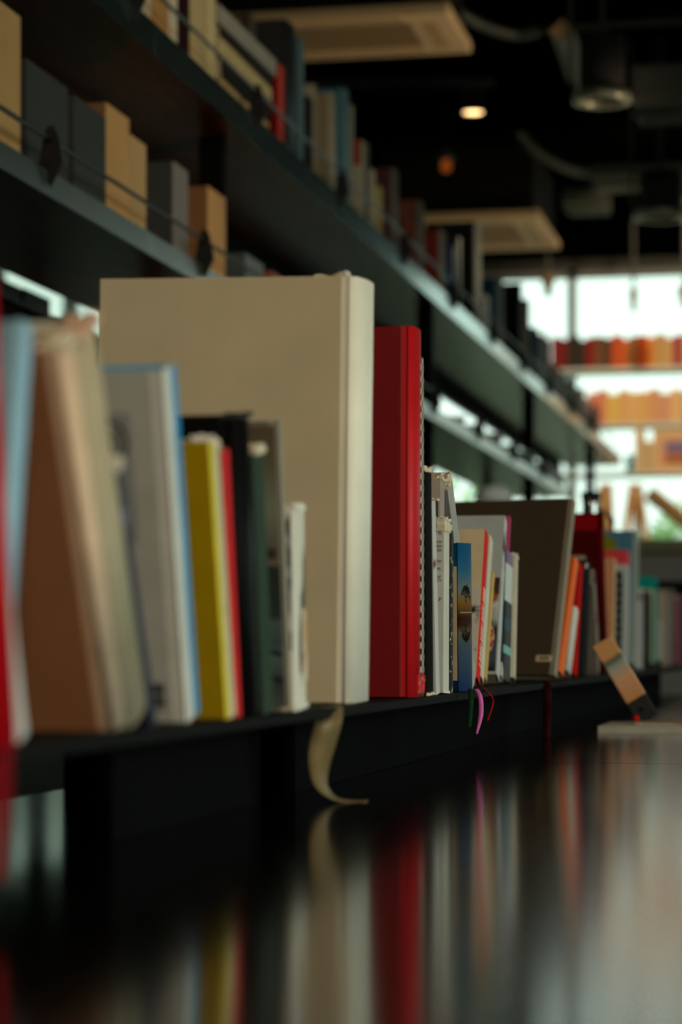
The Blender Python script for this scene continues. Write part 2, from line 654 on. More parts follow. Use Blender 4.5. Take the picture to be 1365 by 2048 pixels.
def wood():
    m = bpy.data.materials.new('dark_board_wood')
    m.use_nodes = True
    nt = m.node_tree
    b = nt.nodes['Principled BSDF']
    b.inputs['Roughness'].default_value = .28
    b.inputs['Specular IOR Level'].default_value = .35
    b.inputs['Specular Tint'].default_value = (1, .78, .56, 1)
    tc = nt.nodes.new('ShaderNodeTexCoord')
    mp = nt.nodes.new('ShaderNodeMapping')
    mp.inputs['Scale'].default_value = (14, 1.6, 5)
    nz = nt.nodes.new('ShaderNodeTexNoise')
    nz.inputs['Scale'].default_value = 2.2
    nz.inputs['Detail'].default_value = 7
    nz.inputs['Distortion'].default_value = 1.6
    rp = nt.nodes.new('ShaderNodeValToRGB')
    for e, p, c in zip(rp.color_ramp.elements, (.35, .66), ((58, 30, 17), (124, 70, 40))):
        e.position = p
        e.color = lin(c) + (1,)
    nt.links.new(tc.outputs['Object'], mp.inputs[0])
    nt.links.new(mp.outputs[0], nz.inputs['Vector'])
    nt.links.new(nz.outputs[0], rp.inputs[0])
    nt.links.new(rp.outputs[0], b.inputs['Base Color'])
    return m


M_WOOD = wood()
unit = thing('shelving_unit', 'long black steel shelving unit with wooden shelves and grey lips along the left', 'shelving', (SX, 0, 0))


def spade_bm(y, z0, z1):
    """lozenge plate with a rounded neck, standing across the shelf direction"""
    h = z1 - z0
    pts = [(0, 0), (.021, .40), (.013, .80), (.009, .93), (.004, 1.0), (-.004, 1.0), (-.009, .93), (-.013, .80), (-.021, .40)]
    bm = bmesh.new()
    prism(bm, [(p[0] + .006, z0 + p[1] * h) for p in pts], y - .002, y + .002, 'Y')
    tube(bm, [(-.022, y - .004, z0 + h * .42), (.004, y - .004, z0 + h * .33)], .0022, 6)
    return bm


def shelf(z0, z1, y0, y1, spades, rodz, lipm, joints, zs):
    s = link('shelf', bx(-SD, -.004, y0, y1, z0 + .001, z0 + .02), M_WOOD, unit)
    ed = [y0] + joints + [y1]
    for a, b in zip(ed, ed[1:]):
        lb = bmesh.new()
        box(lb, -.004, 0, a + .0003, b - .0003, z0, z1, bev=.0005)
        box(lb, -.03, -.004, a + .0012, b - .0012, z1 - .003, z1)
        link('lip', lb, lipm, s)
    link('rail', tube(bmesh.new(), [(.006, y0, rodz), (.006, y1, rodz)], .0042, 8), M_ROD, s)
    for y in spades:
        link('rail_bracket', spade_bm(y, *zs), M_SPADE, s)
    return s


UY1 = YX(1243, SX)
LY1S = YX(1136, SX)
ju = [YX(312, SX) + 2.4 * i for i in range(0, 5)]
jl = [YX(301, SX) + 2.4 * i for i in range(0, 4)]
u_sp = [YX(p, SX) for p in (265, 510, 680, 807, 906, 985, 1046, 1097, 1141, 1178)]
l_sp = [YX(p, SX) for p in (95, 404, 608, 755, 868, 956, 1026, 1084)]
shelf(U0, U1, 2.4, UY1, u_sp, CZ + 1.287, M_LIP, ju, (CZ + 1.192, CZ + 1.305))
shelf(L0, L1, 2.4, LY1S, l_sp, CZ + .864, M_LIPB, jl, (CZ + .783, CZ + .888))
link('back_rail', bx(-SD - .012, -SD, 2.4, 15.0, U0 - .06, U0 + .018), M_POST, unit)
py0 = YX(452, -1.345) + .028
for y in (py0 - 2.94, py0, py0 + 2.94, py0 + 5.88, py0 + 8.82):
    link('post', bx(-.110, -.055, y - .02, y + .02, 0, U0 + .001), M_POST, unit)
    if y < LY1S:
        link('post', bx(-.345, -.300, y + .3, y + .34, 0, L0 + .001), M_POST, unit)
M_DOTS = checker('dots', (16, 20, 24), (10, 12, 14), 160)
bp_ = link('base_panel', bx(-.30, -.10, 2.4, 14.6, 0, CZ - .115), mat((14, 17, 20), .5, 0, .2, 20), unit)
for k in range(4):
    dz = CZ - .155 - k * .022
    link('perforated_strip', bx(-.10, -.0985, 2.45, 9.0, dz, dz + .004), blotch('dots', (14, 17, 20), (70, 80, 84), 420, .56, .6), bp_)
# the shelf on the other side of the unit, carrying flat boxes
rs = link('shelf', bx(-.90, -.55, 2.4, 11.5, CZ + .796, CZ + .806), mat((24, 24, 23), .5, 0, .1, 10), unit)
link('lip', bx(-.552, -.55, 2.4, 11.5, CZ + .796, CZ + .812), M_SPADE, rs)
for y in (2.75, 5.9, 9.05):
    link('post', bx(-.72, -.68, y - .02, y + .02, 0, CZ + .796), M_POST, unit)


# ------------------------------------------------------------------ books
def spine_bm(T, H, bulge, th=.0022, n=7):
    """rounded spine shell, extruded upwards"""
    bm = bmesh.new()
    out, inn = [], []
    for i in range(n + 1):
        t = i / n
        y = t * T
        x = bulge * (4 * t * (1 - t)) ** .6
        out.append((x, y))
        inn.append((x - th, min(max(y, th * .4), T - th * .4)))
    prism(bm, out + inn[::-1], 0, H)
    return bm


def make_book(name, label, cat, loc, rot, H, T, Wd, cover, spine=None, back=None, pages=None, kind='hard', bulge=None,
              torn=None, group=None, seed=1, detail=True):
    spine = spine or cover
    back = back or cover
    pages = pages or M_PAGES
    r = thing(name, label, cat, loc, rot, group)
    r['_dims'] = (H, T, Wd)
    hard = kind == 'hard'
    b = min(.0028 if hard else .0009, T * .2)
    g = .0035 if hard else 0.0
    bulge = (.0045 if hard else .0012) if bulge is None else bulge
    link('spine', spine_bm(T, H, bulge), spine, r, True if bulge > .003 else False)
    jt = min(.007, Wd * .1) if hard else 0.001
    link('front_cover', bx(-Wd, -jt if hard else 0, 0, b, 0, H, bev=.0007), cover, r)
    if hard:
        link('hinge', bx(-jt, -.0004, b * .35, b, .0005, H - .0005), spine, r)
    link('back_cover', bx(-Wd, -.0002, T - b, T, 0, H, bev=.0007), back, r)
    link('page_block', bx(-Wd + g, -.003, b, T - b, g, H - g), pages, r)
    if torn:
        hh, m = torn
        link('torn_head', crumple(bmesh.new(), -.011, bulge + .0006, T * .06, T * .94, H - .001, H + hh * .6, .003, seed), m, r)
    return r


def lbook(label, xb, xb1, xt, yt, cover, spine=None, back=None, pages=None, X=-.390, Wd=.16, kind='soft', pl=None, zb=None,
          name=None, group='books standing on the black ledge', torn=None, T=None, yaw=None, roll=0.0, bulge=None, seed=1, cat='book'):
    """a book whose spine's near corner runs from column xb (bottom) to (xt, yt) (top), on the plane x = X"""
    zb = LT if zb is None else zb
    Yb, Yt = YX(xb, X), YX(xt, X)
    Zt = ZP(yt, X, Yt)
    a = math.atan2(Yb - Yt, Zt - zb)
    lift = 0.0
    for _ in range(3):
        lift = (T or (YX(xb1, X) - Yb)) * math.sin(-a) if a < 0 else 0.0
        a = math.atan2(Yb - Yt, Zt - zb - lift)
    H = math.hypot(Yt - Yb, Zt - zb - lift)
    if T is None:
        T = YX(xb1, X) - Yb
        yaw = yaw or 0.0
    elif yaw is None:           # a known thickness: turn the book until its spine fills the same columns
        d = fw(X, Yb)
        want = (xb1 - xb) / F * d / T
        yaw = TH - math.asin(max(-.9, min(.9, want)))
    if abs(yaw) > 1e-4 and roll == 0.0:      # a turned book leans sideways too: solve lean and height again
        def top(a_, H_):
            lf = T * math.sin(-a_) if a_ < 0 else 0.0
            x_, y_ = X + math.sin(yaw) * math.sin(a_) * H_, Yb - math.cos(yaw) * math.sin(a_) * H_
            d_ = fw(x_, y_)
            return PX0 + F * (x_ * CT + y_ * ST) / d_ - xt, VY - F * (zb + lf + H_ * math.cos(a_) - CZ) / d_ - yt
        for _ in range(12):
            e0, e1 = top(a, H)
            p0_, p1_ = top(a + 1e-4, H)
            q0_, q1_ = top(a, H + 1e-4)
            j00, j10, j01, j11 = (p0_ - e0) / 1e-4, (p1_ - e1) / 1e-4, (q0_ - e0) / 1e-4, (q1_ - e1) / 1e-4
            det = j00 * j11 - j01 * j10
            if abs(det) < 1e-6:
                break
            a -= max(-.2, min(.2, (e0 * j11 - e1 * j01) / det))
            H -= max(-.1, min(.1, (e1 * j00 - e0 * j10) / det))
        a = max(-.9, min(.9, a))
        lift = T * math.sin(-a) if a < 0 else 0.0
    if pl is not None:
        Wd = X - XY(pl, Yt)
    r = make_book(name or ('hardcover_book' if kind == 'hard' else 'paperback_book'), label, cat, (X, Yb, zb + max(0, lift) + .0004),
                  (a, roll, yaw), H, T * math.cos(a) if T > .012 else T, Wd, cover, spine, back, pages, kind, bulge, torn, group, seed)
    return r


def dims(r):
    return tuple(r['_dims'])


def panel(r, name, x0, x1, z0, z1, m, th=.0003, y=0.0):
    """print on the front cover"""
    return link(name, bx(x0, x1, y - th, y, z0, z1), m, r)


def spine_panel(r, name, y0, y1, z0, z1, m, x=.0048, th=.0004):
    return link(name, bx(x - .0015, x + th, y0, y1, z0, z1), m, r)


def ribbon(r, name, edge, m, th=.0004):
    """flat ribbon between a left and a right edge curve, given as world points"""
    bm = bmesh.new()
    L = [Vector(p) for p, q in edge]
    R = [Vector(q) for p, q in edge]

    def cr(P, n=6):
        o = []
        for i in range(len(P) - 1):
            p0, p1, p2, p3 = P[max(i - 1, 0)], P[i], P[i + 1], P[min(i + 2, len(P) - 1)]
            for k in range(n):
                t = k / n
                o.append(.5 * ((2 * p1) + (p2 - p0) * t + (2 * p0 - 5 * p1 + 4 * p2 - p3) * t * t + (3 * p1 - p0 - 3 * p2 + p3) * t ** 3))
        o.append(P[-1])
        return o
    L, R = cr(L), cr(R)
    va, vb, wa, wb = [], [], [], []
    for i, (p, q) in enumerate(zip(L, R)):
        t = L[min(i + 1, len(L) - 1)] - L[max(i - 1, 0)]
        n = t.cross(q - p)
        n = n.normalized() * th if n.length > 0 else Vector((0, -th, 0))
        va.append(bm.verts.new(p + n))
        vb.append(bm.verts.new(q + n))
        wa.append(bm.verts.new(p - n))
        wb.append(bm.verts.new(q - n))
    for i in range(len(L) - 1):
        bm.faces.new((va[i], vb[i], vb[i + 1], va[i + 1]))
        bm.faces.new((wa[i], wa[i + 1], wb[i + 1], wb[i]))
        bm.faces.new((va[i], va[i + 1], wa[i + 1], wa[i]))
        bm.faces.new((vb[i], wb[i], wb[i + 1], vb[i + 1]))
    bm.faces.new((va[0], wa[0], wb[0], vb[0]))
    bm.faces.new((va[-1], vb[-1], wb[-1], wa[-1]))
    bmesh.ops.recalc_face_normals(bm, faces=bm.faces)
    return world_child(link(name, bm, m, None, True), r)


def P(col, rough=.65, var=.08, scale=30, spec=.05):
    return mat(col, rough, 0, var, scale, spec)


# --- ledge row, nearest first
# 1 red book with its ribbon hanging off the ledge
b = lbook('red clothbound book nearest the camera, at the left edge of the row', -16, 31, -68, 560, P((190, 12, 22)), X=-.366, Wd=.15, kind='hard')
yr = YX(14, -.362)
ribbon(b, 'ribbon', [(PD(-6, 1440, fw(-.36, yr)), PD(25, 1440, fw(-.36, yr) + .015)), (PD(-8, 1560, fw(-.36, yr)), PD(23, 1560, fw(-.36, yr) + .015)),
                     (PD(-8, 1660, fw(-.36, yr)), PD(18, 1660, fw(-.36, yr) + .015)), (PD(-9, 1765, fw(-.36, yr)), PD(9, 1755, fw(-.36, yr) + .01))], P((120, 5, 12)))
# 2 blue
b = lbook('pale blue spined book leaning back, second from the left edge', -24, 5, 34, 640, P((96, 108, 118)), P((140, 178, 198)), X=-.401, Wd=.16, kind='hard')
lbook('white booklet whose lower corner shows beside the red book', 30, 56, -8, 1150, P((205, 205, 200)), X=-.385, Wd=.10)
# 3 brown, 4 beige
lbook('plain brown book with worn pale spine, leaning steeply towards the camera', 224, 247, 114, 702, mat((150, 98, 62), .6, 0, .12, 8), mat((212, 182, 152), .7, 0, .15, 30),
      Wd=.20, kind='hard', torn=(.008, M_TORN), seed=3)
lbook('beige book with whitish far cover edge, leaning against the plain brown one', 253, 297, 143, 690, P((170, 158, 130)), P((172, 160, 132)), P((212, 218, 202)),
      Wd=.185, kind='hard', torn=(.012, mat((190, 150, 125), .8, 0, .3, 120)), seed=4)
# 5 navy with white curled head
lbook('slim navy and lilac paperback with a white curled head', 304, 314, 231, 945, blotch('nav', (36, 38, 58), (120, 116, 150), 26, .56, .7), X=-.388, Wd=.13, torn=(.012, M_TORNW), seed=5)
# 6 big light-grey book
b = lbook('large light grey book with white hinge and blue back edge', 373, 395, 324, 741, P((172, 172, 164)), P((205, 205, 196)), P((70, 160, 205)), Wd=.19, kind='hard', X=-.392, bulge=.0010)
H, T, Wd = dims(b)
panel(b, 'cover_picture', -.065, -.022, H * .52, H * .885, P((140, 144, 142)))
spine_panel(b, 'blue_spine_band', T * .62, T - .0003, .0005, H - .0005, P((60, 150, 200)), .0012, .0006)
ring = bmesh.new()
bmesh.ops.create_circle(ring, segments=28, radius=.0105, matrix=Matrix.Translation((-.0355, -.0006, H * .80)) @ Matrix.Rotation(math.pi / 2, 4, 'X'))
rim = bmesh.new()
for rr, w_ in ((.0115, .0017), (.0065, .0012)):
    n = 28
    for j in range(n):
        a0, a1 = 2 * math.pi * j / n, 2 * math.pi * (j + 1) / n
        q = [(-.0355 + rad * math.cos(a), -.0006, H * .80 + rad * math.sin(a) * 1.25) for rad, a in ((rr, a0), (rr, a1), (rr - w_, a1), (rr - w_, a0))]
        rim.faces.new([rim.verts.new(v) for v in q])
box(rim, -.0375, -.0335, -.0007, -.0005, H * .775, H * .826)
ring.free()
link('emblem', rim, P((40, 40, 40)), b)
panel(b, 'printed_strip', -.0385, -.0325, H * .62, H * .77, P((110, 18, 30)), .0006)
bc = bmesh.new()
for k in range(7):
    box(bc, -.021, -.0125, -.0006, 0, .009 + k * .0026, .009 + k * .0026 + (.0018 if k % 3 else .0010))
link('barcode', bc, P((35, 35, 35)), b)
# 7 yellow
b = lbook('mustard yellow paperback with white page tops beside the large light grey book', 452, 459, 417, 884, P((168, 138, 10)), P((214, 198, 60)), Wd=.13, kind='soft', torn=(.006, M_TORNW), pages=M_PAGEW, seed=8)
H, T, Wd = dims(b)
for k, (s, z) in enumerate((('n', .0), ('e', .014))):
    text_part('cover_text', s, .011, P((30, 28, 15)), b, (-.021, -.0003, H - .034 - z), (math.pi / 2, 0, 0))
# 8, 9
lbook('cream paperback with dark printed pattern, between yellow and red spines', 460, 473, 425, 900, blotch('news', (198, 184, 150), (60, 56, 48), 34, .5, .56, (1, 1, .35)),
      Wd=.12, torn=(.010, M_TORN), seed=9)
lbook('thin coral red paperback against the tall black book', 474, 483, 448, 902, P((212, 48, 52)), Wd=.12)
# 10 black
lbook('tall black book with a scuffed top edge, left of the green one', 488, 516, 464, 838, P((16, 15, 15), .5), Wd=.15, kind='hard', torn=(.004, mat((40, 38, 36), .8)), X=-.391)
# 11 green
lbook('dark green book with a torn cream head', 527, 545, 505, 910, P((40, 54, 44)), P((52, 68, 56)), Wd=.13, kind='soft', bulge=.003, torn=(.012, M_TORN), seed=11)
# 12 picture cover
b = lbook('tall hardback with a grey photographic cover, left of the torn white paperback', 580, 585, 557, 842, P((120, 112, 100)), P((150, 146, 132)), P((196, 192, 180)), Wd=.165, kind='hard', bulge=.001, X=-.392)
H, T, Wd = dims(b)
panel(b, 'cover_picture', -.16, -.003, .003, H - .004, bands('pic12', [(0, (88, 98, 92)), (.10, (60, 70, 68)), (.20, (96, 112, 112)), (.235, (70, 86, 88)), (.31, (86, 100, 102)), (.33, (52, 62, 60)), (.5, (46, 56, 52)),
      (.512, (112, 106, 92)), (.55, (96, 92, 82)), (.70, (126, 134, 116)), (.85, (104, 98, 80)), (.97, (96, 84, 66))], 'Z', 0, H, .4, True))
panel(b, 'printed_box', -.017, -.006, H * .53, H * .565, P((62, 52, 44)), .0006)
for k, (za, zb_) in enumerate(((.10, .17), (.19, .25))):
    q = bmesh.new()
    prism(q, [(-.05, H * zb_), (-.004, H * za), (-.004, H * za + .004), (-.05, H * zb_ + .004)], -.0007, -.0004, 'Y')
    link('printed_line', q, P((42, 48, 48)), b)
# 13 torn white paperback
b = lbook('worn white paperback with a crumpled torn head, in front of the big linen book', 588, 613, 583, 1020, blotch('torn13', (214, 208, 190), (44, 42, 42), 30, .48, .53, (1, 1, .3)),
          blotch('torn13s', (222, 216, 198), (60, 58, 56), 34, .56, .60, (1, 1, .25)), Wd=.10, X=-.389, torn=(.010, M_TORNW), seed=13, pages=M_PAGEW)
H, T, Wd = dims(b)
panel(b, 'dark_cover_strip', -.016, -.001, H * .3, H - .004, blotch('strip13', (50, 50, 52), (190, 190, 184), 55, .52, .6))
spine_panel(b, 'printed_patch', T * .62, T * .96, .02, .075, blotch('or13', (205, 150, 90), (214, 205, 180), 60), .0012)
link('torn_foot', crumple(bmesh.new(), -.01, .002, T * .05, T * .95, .0, .006, .003, 99), M_TORNW, b)
# 14 the big linen book
lin_m = cloth((206, 190, 156))
b = lbook('huge cream linen-covered book with a ribbon hanging down, tallest in the row', 690, 728, 685, 553, lin_m, cloth((246, 240, 220), False), lin_m, X=-.405, pl=184, kind='hard', roll=math.radians(1.1), bulge=.010,  # spine cloth made paler than the cover, stronger light put into its colour
          name='linen_book', torn=None)
H, T, Wd = dims(b)
link('headband_flap', crumple(bmesh.new(), -.034, -.004, .006, T * .8, H - .002, H + .006, .004, 21), cloth((214, 204, 176), False), b)
link('worn_foot', crumple(bmesh.new(), -.04, .004, .002, T * .6, -.001, .003, .002, 23), cloth((206, 190, 156)), b)
E = [(PD(642, 1414, 1.915), PD(686, 1412, 1.925)), (PD(632, 1440, 1.872), PD(685, 1440, 1.888)), (PD(620, 1490, 1.87), PD(671, 1490, 1.89)), (PD(619, 1535, 1.872), PD(658, 1535, 1.892)),
     (PD(632, 1575, 1.88), PD(655, 1570, 1.91)), (PD(664, 1598, 1.905), PD(672, 1592, 1.935)), (PD(698, 1604.2, 1.922), PD(704, 1600, 1.95)), (PD(733, 1604.6, 1.92), PD(736, 1601, 1.942))]
ribbon(b, 'ribbon', E, mat((118, 98, 62), .5, 0, .1, 40, .4))
# 15 red
b = lbook('tall plain red clothbound book right of the huge cream linen one', 816, 838, 818, 652, mat((120, 8, 13), .6, 0, .10, 10, .2), mat((196, 16, 24), .55, 0, .1, 14, .35), X=-.392, Wd=.17, kind='hard', bulge=.006, T=.05)  # cover red darker than the spine, its shade put into the colour
H, T, Wd = dims(b)
link('scuffed_foot', crumple(bmesh.new(), -.002, .0075, T * .4, T * .98, .004, .03, .002, 31), blotch('scuff', (196, 16, 24), (190, 150, 130), 160, .55, .62), b)
# 16 checkered
b = lbook('dark slim book with a black and white checkered spine edge', 839, 850, 838, 712, P((72, 72, 66)), P((60, 62, 58)), X=-.391, Wd=.16, T=.024)
H, T, Wd = dims(b)
spine_panel(b, 'checkered_binding', .001, T * .62, .02, H - .002, checker('ck', (26, 24, 24), (200, 192, 172), 170), .0008, .0012)
# 17 black torn
b = lbook('slim black paperback with a torn cream head, right of the checkered spine', 852, 870, 848, 942, P((20, 16, 14), .7), X=-.391, Wd=.12, T=.034, torn=(.009, M_TORN), seed=17)
H, T, Wd = dims(b)
link('torn_foot', crumple(bmesh.new(), -.008, .002, T * .05, T * .95, 0, .004, .003, 78), M_TORN, b)
# 21 thin colourful booklet
lbook('thin glossy white booklet with rounded top, squeezed beside the slim black paperback', 873, 880, 864, 1003, P((190, 190, 186), .3), blotch('col21', (196, 196, 190), (120, 84, 50), 26, .58, .64), X=-.390, Wd=.12)
# 20 white text paperback
b = lbook('white paperback with small grey text on its cover and a taped spine head', 887, 899, 889, 1038, P((196, 196, 188), .4), P((206, 202, 188)), X=-.390, Wd=.12, torn=(.006, M_TORN), seed=20)
H, T, Wd = dims(b)
MT = P((105, 105, 105))
for s, py, sz in (('s -', 1056, .0068), ('ng', 1067, .0068), ('from', 1087, .0052), ('able', 1096, .0052), ('host', 1104, .0052), ('phy', 1126, .0052), ('ults,', 1141, .0052), ('our', 1157, .0052), ("re's", 1164, .0052), ('P', 1204, .0056)):
    z = H - (py - 1038) / F * 2.47
    text_part('cover_text', s, sz, MT, b, (-.0022, -.0004, z), (math.pi / 2, 0, 0))
link('taped_head', bx(-.009, .0024, -.0008, T + .0008, H - .014, H - .002, bev=.0016), M_TORN, b)
link('torn_foot', crumple(bmesh.new(), -.010, .002, T * .05, T * .95, 0, .003, .003, 79), M_TORNW, b)
# 23, 19, 18
lbook('narrow black spine speckled white, right of the white text paperback', 900.5, 906, 901, 1062, P((24, 22, 20)), blotch('speck', (20, 18, 18), (170, 160, 140), 150, .58, .63), X=-.388, Wd=.11)
lbook('small dark brown booklet with a rolled top behind the white text paperback', 872, 877, 871, 1000, P((44, 32, 28)), X=-.407, Wd=.11, torn=(.004, M_TORN))
b = lbook('pinkish grey paperback with a black edge line, behind the white text paperback', 876, 885, 881, 957, P((176, 160, 148)), P((164, 150, 140)), P((30, 28, 28)), X=-.411, Wd=.11, torn=(.006, M_TORN), seed=28)
# 24 tree book
b = lbook('blue hardback with a drawn bare tree on its spine', 918, 949, 916, 1086, P((24, 84, 120)), bands('treesp', [(0, (16, 44, 84)), (.30, (62, 76, 86)), (.38, (90, 84, 70)), (.42, (58, 32, 16)), (.47, (44, 14, 10)), (.50, (70, 42, 12)), (.58, (120, 84, 34)), (.66, (96, 108, 104)), (.78, (40, 92, 120)), (.9, (14, 78, 116))], 'Z', 0, .17, .4, True),
          P((18, 62, 100)), X=-.398, Wd=.11, kind='hard', T=.042, bulge=.0008)
H, T, Wd = dims(b)
panel(b, 'cream_cover_panel', -.105, -.0015, .012, H - .026, P((200, 184, 150)))
rnd = random.Random(5)


def branch(bm, y, z, ang, ln, w, depth, sgn):
    y2, z2 = y + ln * math.sin(ang), z + sgn * ln * math.cos(ang)
    nrm = Vector((0, math.cos(ang), -sgn * math.sin(ang))) * w
    q = [Vector((0, y, z)) - nrm, Vector((0, y, z)) + nrm, Vector((0, y2, z2)) + nrm * .7, Vector((0, y2, z2)) - nrm * .7]
    if .003 < y2 < .039:
        f = bm.faces.new([bm.verts.new(v) for v in q])
        r = bmesh.ops.extrude_face_region(bm, geom=[f])
        for v in r['geom']:
            if isinstance(v, bmesh.types.BMVert):
                v.co.x += .0003
        if depth:
            for s in (-.62, 0.1, .66):
                branch(bm, y2, z2, ang * .7 + s * 1.5 + rnd.uniform(-.25, .25), ln * .86, w * .68, depth - 1, sgn)


d_t = fw(-.398, YX(930, -.398))
zt0 = (1300 - 1208) / F * d_t + .046
zt1 = (1300 - 1250) / F * d_t + .046
for z_, sg in ((zt0, 1), (zt1, -1)):
    bm = bmesh.new()
    branch(bm, T * .5, z_, 0.0, .0056, .0007, 4, sg)
    bmesh.ops.recalc_face_normals(bm, faces=bm.faces)
    o = link('printed_tree', bm, P((34, 20, 10)), b)
    o.location.x = .0009
tx = bmesh.new()
box(tx, .0005, .0012, .004, T - .004, zt1 + .012, zt1 + .0135)
link('printed_rule', tx, P((150, 130, 100)), b)
ribbon(b, 'ribbon', [(PD(948, 1378, 2.66), PD(957, 1378, 2.66)), (PD(957, 1395, 2.645), PD(966, 1395, 2.645)), (PD(958, 1430, 2.645), PD(967, 1430, 2.645)), (PD(952, 1468, 2.645), PD(956, 1468, 2.645))], P((222, 110, 180)))
ribbon(b, 'ribbon', [(PD(936, 1378, 2.56), PD(945, 1378, 2.56)), (PD(938, 1400, 2.545), PD(948, 1400, 2.545)), (PD(936, 1425, 2.545), PD(946, 1425, 2.545)), (PD(934, 1455, 2.545), PD(943, 1455, 2.545))], P((16, 52, 28)))
# 22 leaning grey/blue
lbook('grey paperback with a blue back edge, leaning over behind the blue tree hardback', 946, 957, 896, 982, P((150, 148, 144)), P((168, 164, 156)), P((30, 84, 160)), X=-.408, Wd=.11, torn=(.006, M_TORN), seed=22)
# 26
b = lbook('cream paperback with a red spine and a printed photo, leaning away from the camera', 953, 961, 971, 1058, P((214, 190, 152)), P((222, 40, 40)), X=-.420, Wd=.11)
H, T, Wd = dims(b)
panel(b, 'cover_photo', -.045, -.001, .012, H * .60, blotch('girl', (206, 192, 178), (38, 32, 34), 26, .5, .56))
txt = bmesh.new()
for k in range(16):
    box(txt, .0009, .0016, T * .28, T * .72, .02 + k * .0066, .02 + k * .0066 + (.0046 if k % 4 else .002))
link('spine_lettering', txt, P((240, 205, 190)), b)
r_ = PD(964, 1372, 2.90)
ribbon(b, 'ribbon', [(PD(962, 1373, 2.86), PD(966, 1373, 2.86)), (PD(974, 1384, 2.70), PD(978, 1384, 2.70)), (PD(985, 1404, 2.70), PD(989, 1404, 2.70)), (PD(974, 1442, 2.70), PD(977, 1442, 2.70))], P((170, 20, 26)))
# 27, 28
lbook('white spined paperback directly behind the leaning red spine', 962, 969, 981, 1070, P((214, 205, 182)), X=-.427, Wd=.10)
lbook('thin tan paperback between the white spine and the large picture spine', 970, 975, 986, 1142, P((190, 150, 84)), P((206, 166, 96)), X=-.432, Wd=.09)
# 29
b = lbook('large pale grey book with round fruit pictures on its dark spine', 994, 1003, 1010, 1031, P((176, 178, 174), .35), blotch('ph29', (200, 200, 196), (50, 50, 54), 18, .5, .6), P((196, 170, 166)), X=-.426, pl=890, kind='soft', T=.034)
H, T, Wd = dims(b)
panel(b, 'cover_photo', -.040, -.002, .004, H * .60, bands('cov29', [(0, (34, 36, 38)), (.22, (76, 84, 92)), (.45, (40, 46, 50)), (.72, (210, 214, 212)), (.82, (150, 90, 40)), (.9, (60, 50, 44))], 'Z', 0, H * .6, .3, True, .25))
fr = bmesh.new()
bmesh.ops.create_circle(fr, cap_ends=True, segments=24, radius=.020, matrix=Matrix.Translation((-.016, -.0009, H * .22)) @ Matrix.Rotation(math.pi / 2, 4, 'X') @ Matrix.Diagonal((.55, 1.15, 1, 1)))
link('printed_fruit', fr, blotch('fig', (150, 70, 66), (222, 168, 140), 90, .46, .56), b)
fo = bmesh.new()
bmesh.ops.create_circle(fo, cap_ends=True, segments=20, radius=.012, matrix=Matrix.Translation((-.004 - .006, -.0007, H * .52)) @ Matrix.Rotation(math.pi / 2, 4, 'X') @ Matrix.Diagonal((.6, 1.4, 1, 1)))
link('printed_food', fo, blotch('food', (170, 90, 30), (60, 36, 22), 60), b)
# 30 - 32
lbook('magenta topped slim paperback just behind the large pale grey book', 1004, 1008, 1020, 1032, bands('mag', [(0, (206, 200, 190)), (.82, (196, 60, 110))], 'Z', 0, .20), X=-.428, Wd=.09, T=.02)
lbook('paperback spine banded purple, white, black and teal', 1006, 1026, 1013, 1100, P((60, 66, 70)),
      bands('band31', [(0, (36, 38, 40)), (.20, (120, 178, 180)), (.265, (24, 26, 30)), (.38, (22, 60, 74)), (.47, (20, 22, 26)), (.60, (206, 204, 196)), (.885, (120, 84, 128))], 'Z', 0, .178, .3), X=-.428, Wd=.10, T=.05)
lbook('cream white paperback spine left of the large dark brown book', 1029, 1034, 1034, 1107, P((212, 204, 182)), X=-.424, Wd=.10, T=.026, torn=(.004, M_TORN))
# 33 dark brown
b = lbook('large dark brown cloth book with a small barcode sticker, leaning back', 1108, 1117, 1147, 998, cloth((74, 58, 42), False), P((150, 140, 122)), P((166, 152, 130)), pages=P((120, 108, 90)), X=-.410, pl=905, kind='hard', bulge=.002, T=.02)
H, T, Wd = dims(b)
sx0, sx1 = -(1108 - 1068) / F * 3.66, -(1108 - 1101) / F * 3.66
panel(b, 'sticker', sx0, sx1, .022, .032, P((214, 190, 152)), .0005)
bc = bmesh.new()
for k in range(9):
    box(bc, sx0 + .005 + k * .0018, sx0 + .0062 + k * .0018, -.0009, -.0005, .025, .0295)
link('barcode', bc, P((60, 50, 40)), b)
rw = fw(-.38, YX(1095, -.38))
ribbon(b, 'ribbon', [(PD(1088, 1361, rw + .15), PD(1103, 1361, rw + .15)), (PD(1088, 1372, rw), PD(1104, 1372, rw)), (PD(1086, 1440, rw), PD(1104, 1440, rw)), (PD(1087, 1478, rw), PD(1102, 1478, rw))], P((40, 4, 7)))
# 34 - 37
lbook('bright orange spined paperback leaning against the large dark brown book', 1119, 1131, 1150, 1114, P((222, 96, 36)), P((240, 112, 52), .4), X=-.404, Wd=.11, T=.028, bulge=.003)
lbook('white rounded spine low between the orange and red ones', 1134, 1146, 1150, 1212, P((214, 210, 198)), X=-.405, Wd=.10, T=.03, bulge=.003)
b = lbook('red spined paperback between the white rounded and the black spines', 1148, 1159, 1160, 1125, P((196, 20, 20)), X=-.412, Wd=.11, T=.03)
b = lbook('black paperback with a white dot near the top of its spine', 1162, 1179, 1171, 1120, P((30, 32, 30)), X=-.412, Wd=.11, T=.04)
H, T, Wd = dims(b)
dt = bmesh.new()
bmesh.ops.create_uvsphere(dt, u_segments=12, v_segments=8, radius=.005, matrix=Matrix.Translation((.001, T * .18, H - .009)) @ Matrix.Diagonal((.15, 1, 1, 1)))
link('printed_dot', dt, P((230, 228, 220)), b)
